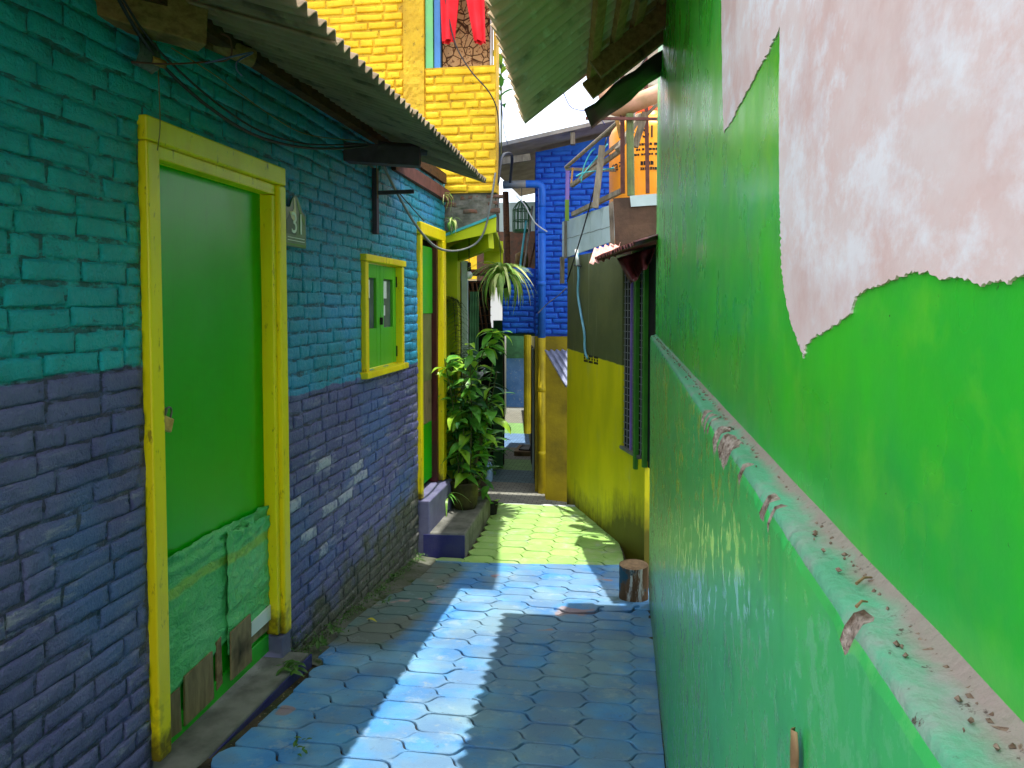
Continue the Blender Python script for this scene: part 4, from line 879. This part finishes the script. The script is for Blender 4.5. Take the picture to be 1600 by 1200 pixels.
MB().prism([(-1.03, YB+.2, -.75), (-.9, YB+.2, -.75), (-2.0, 15, -.9), (-2.15, 15, -.9)], (0, 0, 2.0)).build('lane_wall', plain('ochre_lane_wall', (176, 160, 30), (120, 108, 40), 3, .7), bh)
for x, y0, y1, m_ in ((-1.075, 8.5, 8.75, 'dark'), (-1.17, 9.0, 9.2, 'wpanel'), (-1.25, 9.5, 9.9, 'dark')): MB().prism([(x-.02, y0, -.55), (x, y0, -.55), (x-.16*(y1-y0), y1, -.55), (x-.02-.16*(y1-y0), y1, -.55)], (0, 0, 1.55)).build('side_door', m_, bh)
dp = thing('drain_pipe', 'blue painted drain pipe running down the blue house corner, yellow at its foot', 'pipe')
MB().tube(smooth_pts([(-1.36, YB-.08, 2.845), (-1.1, YB-.07, 2.85), (-.985, YB-.06, 2.84), (-.95, YB-.055, 2.79), (-.95, YB-.05, 2.6)], 5), .042, 12).build('elbow', 'bpipe', dp, smooth=True)
MB().tube([(-1.37, YB-.08, 2.845), (-1.12, YB-.07, 2.85)], .044, 12).build('inlet', 'gpipe', dp, smooth=True)
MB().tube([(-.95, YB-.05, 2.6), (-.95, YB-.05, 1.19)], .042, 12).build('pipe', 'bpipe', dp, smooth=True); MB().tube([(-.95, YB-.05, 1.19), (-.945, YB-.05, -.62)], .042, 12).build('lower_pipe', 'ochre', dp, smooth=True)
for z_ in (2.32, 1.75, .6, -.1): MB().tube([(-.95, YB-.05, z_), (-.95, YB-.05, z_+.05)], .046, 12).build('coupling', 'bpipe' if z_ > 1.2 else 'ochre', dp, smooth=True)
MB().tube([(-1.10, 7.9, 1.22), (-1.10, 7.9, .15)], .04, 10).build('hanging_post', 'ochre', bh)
# things in the blue house opening
cg = thing('bird_cage', 'green bird cage hanging in the blue house opening', 'bird cage'); cc = aty(815, 345, 8.25)
for i in range(14): a = i/14*6.283; MB().tube([(cc.x+.1*math.cos(a), cc.y+.1*math.sin(a), cc.z-.11), (cc.x+.1*math.cos(a), cc.y+.1*math.sin(a), cc.z+.13), (cc.x+.03*math.cos(a), cc.y+.03*math.sin(a), cc.z+.22)], .006, 4).build('bar', 'greenfar', cg)
for z_ in (-.11, 0, .12): MB().tube([(cc.x+.1*math.cos(i/16*6.283), cc.y+.1*math.sin(i/16*6.283), cc.z+z_) for i in range(17)], .007, 5).build('ring', 'greenfar', cg)
MB().lathe([(.10, -.13), (.105, -.10), (.1, -.10)], tuple(cc), 16).build('tray', 'greenfar', cg)
MB().tube([cc+Vector((0, 0, .22)), Vector((cc.x, cc.y, 2.95))], .004, 5).build('hook', 'wire', cg)
for i, (a, b, m_, lb) in enumerate((((832, 322), (818, 418), 'woodg', 'grey pole leaning in the blue house opening, nearest the pipe'), ((822, 345), (812, 418), 'teal', 'teal pole leaning in the blue house opening'), ((836, 380), (826, 418), 'dwood', 'brown stick leaning in the blue house opening'), ((790, 300), (793, 418), 'dwood', 'dark upright timber at the left of the blue house opening'))):
    p, q = aty(*a, 8.16), aty(*b, 8.08); q.z = 1.93; MB().tube([q, p], .012 if i < 3 else .035, 8).build('leaning_pole', m_, None, label=lb, cat='pole', group='poles in the blue house opening')
MB().lathe([(.06, 0), (.075, .02), (.08, .1), (.07, .18), (.03, .2)], (aty(814, 400, 8.3).x, 8.35, 1.95), 16).build('basket', plain('brown_basket', (118, 92, 30), (90, 66, 24), 20, .8), None, smooth=True, label='brown rounded basket on the blue parapet', cat='basket')
cable('pale dead branch sticking out across the blue pipe', [aty(806, 305, 7.85), aty(820, 320, 7.8), aty(828, 335, 7.8), aty(838, 350, 7.8), aty(855, 362, 7.8)], .007, 'white', 'branch', 5, 'branch')
cable('thin pale cord hanging by the blue pipe lower down', [aty(840, 490, 7.85), aty(855, 475, 7.8), aty(872, 462, 7.5), aty(885, 450, 7.1)], .005, 'wiregrey', 'cord', 5, 'cord')
# ------------------------------------------------------------------ yellow and olive plastered house
P1, P2 = Vector((-.549, 6.816, 0)), Vector((.013, 5.47, 0)); wd = P2-P1; wn = Vector((.923, .385, 0))
def pw(s_, z, off=0): q = P1+wd*s_+wn*off; return Vector((q.x, q.y, z))
hs = thing('plastered_house', 'yellow and olive plastered house wall with window on the right of the lane', 'house')
whole = [(.872, 1.10, .45, 1.86)]
mb = MB()
for a, b, c, d in wall_rects(-.06, 1.10, -.6, 1.99, whole):
    mb.prism([pw(a, c), pw(b, c), pw(b, d), pw(a, d)], wn*.2)
mb.build('wall', 'ywall', hs)
MB().prism([pw(-.06, -.6, .2), pw(-.05, -.6, .21), pw(-.05, 2.0, .21)+Vector((.7, .2, 0)), pw(-.06, 2., .2)+Vector((.7, .2, 0))], (0, .01, 0)).build('end_wall', 'ywall', hs)
MB().prism([pw(.862, .452, -.012), pw(1.105, .440, -.012), pw(1.105, .440, .2), pw(.862, .452, .2)], (0, 0, .022)).build('sill', 'conc', hs)
MB().prism([pw(.86, .4, .022), pw(1.42, .4, .022), pw(1.42, 1.97, .022), pw(.86, 1.95, .022)], wn*.01).build('window_back', 'dark', hs)
M['dullg'] = plain('dull_green_frame', (66, 128, 40), (52, 106, 36), 7, .6)
wi = MB().beam(pw(1.165, .40, .0), pw(1.165, 1.93, .0), .03, .03, up=wn).build('window', 'dullg', hs)
MB().beam(pw(1.075, .36, -.010), pw(1.075, 1.93, -.010), .034, .03, up=wn).build('frame_post', 'dullg', wi); MB().beam(pw(.985, .47, .004), pw(.985, 1.86, .004), .012, .012, up=wn).build('bar', 'lav', wi)
for i in range(26): z_ = .50+i*.053; MB().beam(pw(.872, z_, .014), pw(1.15, z_, .014), .005, .005).build('grille_bar', 'wiregrey', wi)
for i in range(8): MB().beam(pw(.89+i*.035, .47, .012), pw(.89+i*.035, 1.86, .012), .006, .006, up=wn).build('grille_bar', 'wiregrey', wi)
MB().prism([pw(1.10, -.6, .0), pw(1.17, -.6, -.0), pw(1.17, .44, .0), pw(1.10, .44, .0)], wn*.15).build('corner_pier', 'ywall', hs)
vt = None
for i in range(3):
    for j in range(3):
        for k2 in range(3):
            if (j, k2) == (1, 1): continue
            s0 = .268+.088*i+.024*j; z0 = 1.052+.024*k2
            o = MB().prism([pw(s0, z0, -.002), pw(s0+.019, z0, -.002), pw(s0+.019, z0+.018, -.002), pw(s0, z0+.018, -.002)], wn*.004).build('vent_hole', 'black', hs)
for i in range(5):
    a = -.15+i*.182; MB().prism([pw(a, 1.985+.012*i, -.012), pw(a+.179, 1.997+.012*i, -.012), pw(a+.179, 2.335-.002*i, -.012), pw(a, 2.335, -.012)], wn*.012).build('fibre_panel', 'wpanel', hs)
    MB().beam(pw(a, 2.16, -.0135), pw(a+.179, 2.165, -.0135), .002, .004, up=wn).build('panel_seam', 'oldconc', hs)
MB().beam(pw(-.13, 1.75, -.02), pw(-.13, 2.0, -.02), .05, .03, up=wn).build('batten', 'woodg', hs); MB().beam(pw(-.06, 1.98, -.02), pw(-.06, 2.33, -.02), .035, .02, up=wn).build('batten', 'woodg', hs)
MB().prism([aty(958, 310, 5.5), aty(1032, 305, 5.5), aty(1032, 395, 5.5), aty(962, 398, 5.5)], (0, .02, 0)).build('brown_board', 'board', hs)
MB().prism([aty(984, 306, 5.49), aty(1032, 302, 5.49), aty(1032, 320, 5.49), aty(986, 323, 5.49)], (0, .006, 0)).build('pale_board', 'wpanel', hs)
MB().prism([aty(951, 318, 5.6), aty(958, 314, 5.6), aty(961, 395, 5.6), aty(954, 385, 5.6)], (.0, .03, 0)).build('warped_plank', 'woodg', hs)
MB().prism([(-.5, 7.0, 1.98), (.05, 5.55, 1.98), (.8, 5.7, 1.98), (.5, 7.2, 1.98)], (0, 0, .03)).build('roof_deck', 'oldconc', hs)
# torn red awning
aw = thing('torn_awning', 'crumpled dark red tin awning piece above the right house window', 'awning')
a_, b_ = aty(922, 408, 5.45), aty(966, 396, 5.35); corr(MB(), a_, b_-a_, Vector((.02, .18, .10)), .045, .010, .002, 4, jag=.5, seed=9).build('corrugated_edge', plain('pink_faded_tin', (222, 172, 160), (190, 136, 126), 30, .6), aw, smooth=True)
corr(MB(), (-.245, 5.42, 1.885), (.28, -1.37, .0), (.42, .09, .12), .085, .014, .003, 5, jag=.05, seed=5).build('awning_sheet', 'redtin', aw, smooth=True)
A4 = [aty(964, 404, 5.0), aty(1024, 386, 5.0), aty(1017, 410, 4.9), aty(986, 446, 4.85)]
mb = MB(); mb.grid(lambda u, v: (A4[0]*(1-u)+A4[1]*u)*(1-v)+(A4[3]*(1-u)+A4[2]*u)*v+Vector((0, -.045*math.sin(u*13)*(.15+v), .010*math.sin(u*13+1)*v)), 24, 8); o = mb.build('folded_tin', 'redtin', aw, smooth=True, normals=False); o.modifiers.new('s', 'SOLIDIFY').thickness = .003
# hose on the olive wall
hp = [(903, 395), (904, 430), (903, 460), (908, 492), (913, 520), (914, 548), (918, 560)]
def onw(px, py, off=-.02):
    d = ray(px, py); p0 = P1+wn*off; t = (p0.x*wn.x+p0.y*wn.y)/(d.x*wn.x+d.y*wn.y); return O+d*t
hz = thing('water_hose', 'pale blue hose hanging down the olive wall into the vent', 'hose')
MB().tube(smooth_pts([onw(*p) for p in hp], 6), .011, 8).build('hose', 'hose', hz, smooth=True); MB().tube([onw(901, 390, -.025), onw(903, 415, -.025)], .018, 10).build('nozzle', 'white', hz, smooth=True); MB().tube([onw(897, 414, -.03), onw(908, 416, -.03)], .008, 6).build('clamp', 'black', hz)
cable('thin black wire crossing down from the timber frame over the pale panels', [aty(948, 215, 6.0), aty(930, 290, 6.0), aty(915, 345, 6.1), aty(900, 395, 6.2), aty(886, 440, 6.6)], .006, 'wire', 'wire', 5, 'wire')
# tin sheet beside the yellow wall
ta = aty(851, 548, 7.7); o = corr(MB(), ta, aty(905, 546, 7.5)-ta, aty(884, 606, 7.0)-ta, .07, .013, .003, 5); o.build('tin_sheet', plain('lavender_grey_tin', (150, 156, 184), (128, 134, 160), 8, .5), None, smooth=True, label='small pale corrugated sheet sloping beside the yellow wall', cat='roof sheet')
# ------------------------------------------------------------------ timber frame, tank and pipe above the right house
fr = thing('timber_frame', 'rickety grey timber and steel frame on top of the right house', 'frame')
def stick(a, ya, b, yb, r, m_, nm='pole', sq=True):
    p, q = aty(*a, ya), aty(*b, yb); (MB().beam(p, q, r*2, r*2) if sq else MB().tube([p, q], r, 8)).build(nm, m_, fr)
stick((884, 262), 6.5, (966, 190), 5.8, .016, 'woodg', sq=False); stick((886, 345), 6.6, (887, 263), 6.6, .016, 'lav'); stick((886, 345), 6.6, (886, 312), 6.58, .018, 'lavs', nm='pole_foot') 
stick((884, 264), 6.5, (962, 266), 6.3, .012, 'woodg'); stick((895, 262), 6.4, (892, 292), 6.4, .008, 'lwood'); stick((930, 325), 6.0, (941, 228), 6.0, .025, 'woodg'); stick((893, 290), 6.4, (970, 235), 6.0, .016, 'woodg'); stick((895, 335), 6.4, (972, 298), 5.9, .018, 'woodg')
stick((905, 275), 6.3, (990, 205), 6.0, .012, 'woodg'); stick((973, 302), 5.7, (972, 60), 5.7, .017, 'rust', 'steel_post'); stick((1012, 302), 5.9, (1008, 40), 5.9, .015, 'rust', 'steel_post'); stick((915, 185), 5.6, (1030, 186), 5.6, .010, 'rust', 'steel_bar')
stick((986, 306), 5.65, (984, 178), 5.65, .028, 'bamboo', 'bamboo_post', False); stick((992, 230), 5.8, (1008, 176), 5.8, .025, 'woodg'); stick((964, 188), 5.7, (970, 215), 5.7, .014, 'lwood'); stick((1000, 190), 5.8, (1040, 150), 5.8, .012, 'woodg'); stick((965, 235), 5.8, (1000, 180), 6.0, .02, 'woodg')
for i, (pts, lb) in enumerate((([(905, 280), (915, 268), (925, 255), (950, 225)], 'green cord tied to the timber frame, running up steeply'), ([(900, 276), (912, 270), (940, 266), (960, 262)], 'green cord tied along the level timber rail'), ([(908, 285), (912, 262), (922, 240), (930, 232)], 'short green cord knotted on the timber frame'))):
    cable(lb, [aty(*p, 6.1) for p in pts], .006, 'teal', 'cord', 5, 'cord')
tk = thing('water_tank', 'orange plastic water tank with black print behind the timber frame', 'water tank'); TR = .36; tk.location = (.17, 6.55, 2.02)
prof_ = [(TR-.02, 0), (TR, .03)]+[(TR+(.006 if i % 2 else 0), .06+.03*i) for i in range(9)]+[(TR, .36), (TR+.004, .98), (TR-.02, 1.03), (TR*.8, 1.09), (TR*.45, 1.13), (.14, 1.14), (.14, 1.17), (.02, 1.19)]
MB().lathe(prof_, (0, 0, 0), 48).build('tank', 'orange', tk, smooth=True); MB().lathe([(.13, 1.165), (.14, 1.175), (.135, 1.21), (.02, 1.22)], (0, 0, 0), 24).build('lid', plain('red_orange_lid', (228, 84, 40), None, rough=.5), tk)
def tprint(txt, size, a, z):
    o = obj('print', text_mesh(txt, size, 'black', .0006, TR+.006), tk); o.location = (0, 0, z); o.rotation_euler = (0, 0, a)
tprint('ra=', .13, R(-52), .70); tprint('SI', .14, R(-6), .94)
rt = random.Random(2)
for z_, h_, w0, w1 in ((.835, .020, -.10, .12), (.795, .018, -.10, .12), (.755, .016, -.15, .12), (.675, .034, -.06, .06), (.635, .024, -.06, .06)):     # rows of small print, too fine to read
    mb = MB(); x = w0
    while x < w1:
        w = rt.uniform(.010, .026); r_ = TR+.0065; q = [(r_*math.sin(t-.10), -r_*math.cos(t-.10)) for t in (x/r_, (x+w)/r_)]
        mb.prism([(q[0][0], q[0][1], z_), (q[1][0], q[1][1], z_), (q[1][0], q[1][1], z_+h_*rt.uniform(.7, 1)), (q[0][0], q[0][1], z_+h_)], (0, .004, 0)); x += w+rt.choice((.004, .004, .016))
    mb.build('print_row', 'black', tk)
pe = thing('waste_pipe', 'fat stained pink plastic pipe with an elbow above the timber frame', 'pipe')
MB().tube(smooth_pts([aty(938, 60, 5.75), aty(944, 118, 5.75), aty(947, 146, 5.74), aty(957, 166, 5.72), aty(976, 170, 5.7)], 6), .062, 16).build('elbow', 'pvc', pe, smooth=True)
MB().tube([aty(970, 171, 5.705), aty(1035, 143, 5.6)], .064, 16).build('pipe', 'pvc', pe, smooth=True)
# beige house far right
fh = thing('beige_house', 'beige house with faded pink roof edge high behind the steel posts', 'house')
MB().prism([aty(968, 130, 9), aty(1060, 134, 9), aty(1060, 40, 9), aty(990, 88, 9)], (0, .3, 0)).build('wall', 'beige', fh); MB().prism([aty(976, 92, 8.8), aty(1060, 30, 8.8), aty(1060, -10, 8.8), aty(982, 70, 8.8)], (0, .6, 0)).build('roof', 'pinkroof', fh)
MB().prism([aty(956, 98, 8.6), aty(968, 100, 8.6), aty(970, 120, 8.6), aty(957, 132, 8.6)], (0, .05, 0)).build('side_panel', 'gpipe', fh); MB().box((-.3, 9.3, -.6), (1.5, 9.5, 4.2)).build('back_wall', 'beige', fh)
cable('blue wire sagging across the sky under the roof edge', [aty(878, 138, 5.5), aty(890, 165, 5.5), aty(905, 172, 5.5), aty(930, 176, 5.5), aty(945, 195, 5.6)], .004, 'wireblue', 'wire', 5, 'wire')
cable('blue wire slanting between the steel posts', [aty(975, 155, 5.68), aty(990, 120, 5.68), aty(1030, 60, 5.68)], .005, 'wire', 'wire', 5, 'wire')
cable('violet wire slung beside the yellow corner, thinner one', [aty(784, 160, 6.2), aty(787, 200, 6.3), aty(793, 225, 6.8)], .004, 'wireblue', 'wire', 5, 'wire')
cable('bundle of black cables knotted at the corner of the yellow house', [aty(778, 285, 6.1), aty(783, 250, 6.4), aty(790, 240, 6.8), aty(800, 245, 7.4), aty(797, 285, 7.6)], .014, 'wire')
# ------------------------------------------------------------------ end of the lane
ew = thing('end_house', 'pale blue flaking wall with a teal door post at the far end of the lane', 'house')
MB().prism([aty(785, 560, 15.6), aty(840, 560, 15.6), aty(840, 650, 15.6), aty(785, 650, 15.6)], (0, .3, 0)).build('wall', 'bluefar', ew); MB().prism([aty(776, 555, 15.4), aty(789, 555, 15.4), aty(789, 652, 15.4), aty(776, 652, 15.4)], (0, .15, 0)).build('post', 'teal', ew)
mb = MB(); mb.prism([aty(700, 420, 12.5), aty(788, 420, 12.5), aty(788, 650, 12.5), aty(700, 650, 12.5)], (0, .2, 0)); mb.build('side_wall', 'white', ew)
MB().prism([aty(700, 395, 12.3), aty(776, 395, 12.3), aty(776, 436, 12.3), aty(700, 436, 12.3)], (0, .1, 0)).build('yellow_band', 'ybrick', ew)
MB().prism([aty(783, 500, 15.3), aty(850, 500, 15.3), aty(850, 560, 15.3), aty(783, 560, 15.3)], (0, .2, 0)).build('upper_wall', 'greenfar', ew)
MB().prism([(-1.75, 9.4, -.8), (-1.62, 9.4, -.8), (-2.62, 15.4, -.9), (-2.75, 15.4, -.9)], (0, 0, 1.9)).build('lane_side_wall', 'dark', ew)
# ------------------------------------------------------------------ small things on the lane
ty = thing('wooden_tray', 'low wooden tray on the lane below the blue house', 'tray'); tp = atz(838, 705, -.53); tp.x -= .10
MB().box((tp.x-.18, tp.y-.25, -.56), (tp.x+.12, tp.y+.25, -.49)).build('box', 'ply', ty)
for i in range(4):
    y = tp.y-.16+.1*i
    sn = thing('sandal', ('black sandal at the near edge of the wooden tray', 'black sandal second from the near edge of the tray', 'black sandal third from the near edge of the tray', 'black sandal at the far edge of the wooden tray')[i], 'sandal', 'sandals on the tray')
    MB().prism([(tp.x-.13+.26*(.5+.5*math.cos(t)), y+.04*math.sin(t), -.489) for t in [k*6.283/12 for k in range(12)]], (0, 0, .02)).build('sole', 'black', sn); MB().tube(smooth_pts([(tp.x+.03, y-.04, -.47), (tp.x+.04, y, -.43), (tp.x+.03, y+.04, -.47)], 4), .008, 6).build('strap', 'dark', sn)

bt = thing('water_bottle', 'clear blue-tinted plastic bottle standing at the lane edge behind the pot', 'bottle'); bq = atz(764, 752, -.5)
MB().lathe([(.04, 0), (.045, .02), (.045, .17), (.03, .2), (.018, .23)], tuple(bq), 14).build('body', plain('blue_plastic', (150, 186, 214), (120, 160, 200), 20, .2), bt, smooth=True); MB().lathe([(.02, .23), (.02, .25), (.005, .252)], tuple(bq), 12).build('cap', 'white', bt)
# ------------------------------------------------------------------ plants
def leaf_mesh(L_, W_, mat, seed, fold=.25, droop=.35, nl=6):
    mb = MB()
    def fn(u, v):
        w = W_/2*(math.sin(math.pi*min(1, v**.8*.97+.02))**.85); s_ = (u-.5)*2
        return (s_*w, L_*v*math.cos(droop*v), -L_*v*math.sin(droop*v*v)+abs(s_)*w*fold+.03*L_*math.sin(7*v+seed)*abs(s_))
    mb.grid(fn, 4, nl); return mb.mesh('leaf', mat, True)
def put_leaf(par, me, p, yaw, pit, roll, s_):
    o = obj('leaf', me, par); o.location = p; o.rotation_euler = (pit, roll, yaw); o.scale = (s_, s_, s_); return o
BL = [leaf_mesh(.165, .066, m_, i) for i, m_ in enumerate(('leaf', 'leaf', 'leafd', 'leafy'))]
rp_ = random.Random(12)
bush = thing('potted_bush', 'leafy green bush in a clay pot on the doorstep', 'potted plant'); bc = atz(726, 790, -.12)
bc = Vector((-1.335, 5.86, -.12))
MB().lathe([(.085, 0), (.10, .03), (.112, .12), (.108, .185), (.122, .20), (.124, .225), (.108, .226), (.10, .19), (.02, .185)], tuple(bc), 28).build('pot', 'pot', bush, smooth=True)
stems = []
for i in range(13):
    a = rp_.uniform(0, 6.283); r_ = rp_.uniform(.05, .36); h = rp_.uniform(.55, 1.32); p0 = bc+Vector((.05*math.cos(a), .05*math.sin(a), .18)); p2 = bc+Vector((r_*math.cos(a)*.8-.0, r_*math.sin(a), .18+h)); p2.x = max(-1.47, min(-1.03, p2.x)); p1 = (p0+p2)/2+Vector((.02, .01, .05))
    q = smooth_pts([p0, p1, p2], 8); stems.append(q); MB().tube(q, .007, 5, r2=.003).build('stem', 'stem', bush, smooth=True)
hi = bc+Vector((.22, -.05, 1.42)); q = smooth_pts([stems[0][10], bc+Vector((.12, 0, 1.2)), hi, hi+Vector((.10, 0, .02))], 5); stems.append(q[5:]); MB().tube(q, .005, 5, r2=.0025).build('stem', 'stem', bush, smooth=True)
cnt = 0
while cnt < 298:
    q = stems[rp_.randrange(len(stems))]; t = rp_.uniform(.10, 1)**.85; p = q[min(len(q)-1, int(t*(len(q)-1)))]; yaw = rp_.uniform(0, 6.283)
    p = p+Vector((rp_.uniform(-.03, .03), rp_.uniform(-.03, .03), rp_.uniform(-.03, .03)))
    if p.x < -1.46: p.x = -1.44
    hi_ = p.z > bc.z+1.0
    me = BL[rp_.choice((0, 3, 3, 1, 0, 3) if hi_ else (0, 1, 2, 3, 3, 0))]  # extra pale leaves, most at the top, stand in for sunlit highlights
    put_leaf(bush, me, p, yaw, rp_.uniform(-.5, .7), rp_.uniform(-.4, .4), rp_.uniform(.65, 1.25)*(1.15 if p.z < bc.z+.9 else .9)); cnt += 1
SL = [leaf_mesh(.34, .036, m_, i, .35, 1.15, 10) for i, m_ in enumerate(('strap', 'strap', 'stripe', 'leaf'))]
def strappy(name, label, c, n, s_, up0, mats=(0, 1, 2, 3), cat='plant', group=None):
    t_ = thing(name, label, cat, group); t_.location = c
    for i in range(n):
        put_leaf(t_, SL[rp_.choice(mats)], (0, 0, 0), i*2.399+rp_.uniform(-.3, .3), rp_.uniform(*up0), 0, s_*rp_.uniform(.65, 1.1))
    return t_
hang = strappy('hanging_plant', 'bright strappy spider plant hanging below the yellow house corner', aty(784, 432, 6.2), 90, .98, (-.1, 1.35), (0, 0, 1, 2, 2))
MB().lathe([(.03, -.1), (.06, -.09), (.07, -.01), (.05, 0)], (0, 0, 0), 14).build('pot', 'dark', hang); MB().tube([(0, 0, 0), (-.02, -.1, .62)], .003, 5).build('wire', 'wire', hang)
strappy('fern_clump', 'small pale air plant growing on the end of the teal wall under the roof', Vector((-1.49, 5.80, 2.43)), 16, .40, (-.3, 1.2), (1, 2))
strappy('bromeliad', 'dry bromeliad clump beside the second door head', Vector((-1.46, 5.93, 2.24)), 18, .42, (-.9, 1.0), (0, 2, 3))
strappy('lower_plant', 'small grassy plant beside the pot on the step', Vector((-1.45, 5.72, -.02)), 20, .55, (.2, 1.3), (3, 3, 0))
sp = thing('small_plant', 'small yellow-green broad leaf plant at the step corner', 'plant'); sp.location = (-1.20, 6.30, -.29)
BIG = [leaf_mesh(.2, .075, m_, i, .3, .4) for i, m_ in enumerate(('leafy', 'leaf', 'leafy'))]
for i in range(9): put_leaf(sp, BIG[i % 3], (0, 0, .03), i*2.4, rp_.uniform(.7, 1.35), 0, rp_.uniform(.6, 1.0))
MB().lathe([(.05, 0), (.065, .1), (.05, .1)], (0, 0, 0), 14).build('pot', 'dark', sp)
up_ = thing('rooftop_plant', 'broad bright leaves sprouting beside the yellow parapet', 'plant'); up_.location = aty(783, 165, 6.7)
for i in range(11): put_leaf(up_, BIG[0 if i % 2 else 1], (0, 0, .0+.04*i), i*2.4, rp_.uniform(.2, 1.2), 0, rp_.uniform(.7, 1.1))
MB().tube([(0, 0, -.5), (0, 0, .42)], .008, 6).build('stem', 'stem', up_)
ft = thing('hanging_fern', 'thin trailing fern against the lime column', 'plant'); fp = aty(706, 480, 6.4)
for k in range(3):
    q = smooth_pts([fp+Vector((-.03*k, 0, .1)), fp+Vector((.03+.03*k, -.05, .0)), fp+Vector((.05+.02*k, -.06, -.3-.1*k))], 10); MB().tube(q, .003, 4).build('stem', 'stem', ft)
    for i, p in enumerate(q[2:]):
        for sg in (-1, 1): put_leaf(ft, BL[2], p, R(90)*sg+R(10), -.3, 0, .45)
bs = thing('back_bush', 'darker leafy shrub behind the potted bush by the porch column', 'plant'); bs.location = (-1.44, 6.32, -.42)
for i in range(5): MB().tube([(0, 0, 0), (rp_.uniform(-.1, .3), rp_.uniform(-.1, .2), rp_.uniform(.8, 1.5))], .007, 5).build('stem', 'stem', bs)
for i in range(240): put_leaf(bs, BL[rp_.choice((0, 2, 2, 1))], (rp_.gauss(.06, .11), rp_.gauss(0, .10), rp_.uniform(.3, 1.55)), rp_.uniform(0, 6.28), rp_.uniform(-.5, .8), 0, rp_.uniform(.7, 1.3))
WL = [leaf_mesh(.05, .022, 'weed', i) for i in range(3)]
for i, (px, py, n_, s_, lb) in enumerate(((452, 1056, 22, 1.1, 'leafy weed at the foot of the purple jamb base'), (524, 990, 12, .9, 'small weed between wall and paving midway to the step'), (505, 1012, 9, .8, 'low weed against the worn bricks'), (598, 925, 8, .7, 'small weed near the painted doorstep'), (618, 905, 8, .7, 'tiny weed closest to the doorstep along the wall'), (466, 1170, 10, .55, 'tiny sprout in a paving joint near the camera'), (600, 944, 7, .6, 'sprout in the bare paving patch'))):
    q = atz(px, py, 0)
    for _ in range(4): q = atz(px, py, zf(q.y)+.008)
    q.x = max(q.x, -1.485)
    t_ = thing('weed', lb, 'weed', 'weeds in the paving'); t_.location = q
    for j in range(n_): put_leaf(t_, WL[j % 3], (rp_.uniform(-.03, .03), rp_.uniform(-.04, .04), rp_.uniform(0, .045)*s_), rp_.uniform(0, 6.28), rp_.uniform(.0, 1.1), 0, s_*rp_.uniform(.6, 1.2))
q = atz(581, 967, -.11); lfy = MB(); lfy.grid(lambda u, v: (q.x-.03+.06*v, q.y+(u-.5)*.022*math.sin(math.pi*min(1, .05+v*.95)), zf(q.y)+.010+.010*math.sin(v*4)), 3, 6); lfy.build('fallen_leaf', 'yleaf', None, smooth=True, label='single yellow fallen leaf on the bare grey-green paving', cat='leaf')
# moss along the foot of the left wall
mb = MB(); rg = random.Random(9)
for i in range(1500):
    y = rg.uniform(3.07, 5.15); x = LX+.01+abs(rg.gauss(0, .028)); z = zf(y)+.022*max(0, 1-(x-LX)/.12)-.004+(abs(rg.gauss(0, .05)) if x < LX+.02 and rg.random() < .5 else 0); s_ = rg.uniform(.004, .010); a = rg.uniform(0, 6.28)
    mb.add([(x, y, z), (x+s_*math.cos(a), y+s_*math.sin(a), z+s_*rg.uniform(.3, 1.4)), (x+s_*math.cos(a+1.2), y+s_*math.sin(a+1.2), z+s_*rg.uniform(.2, 1.2))], [(0, 1, 2)])
mb.build('moss', 'weed', None, normals=False, label='moss and seedlings along the foot of the brick wall', cat='moss', kind='stuff')
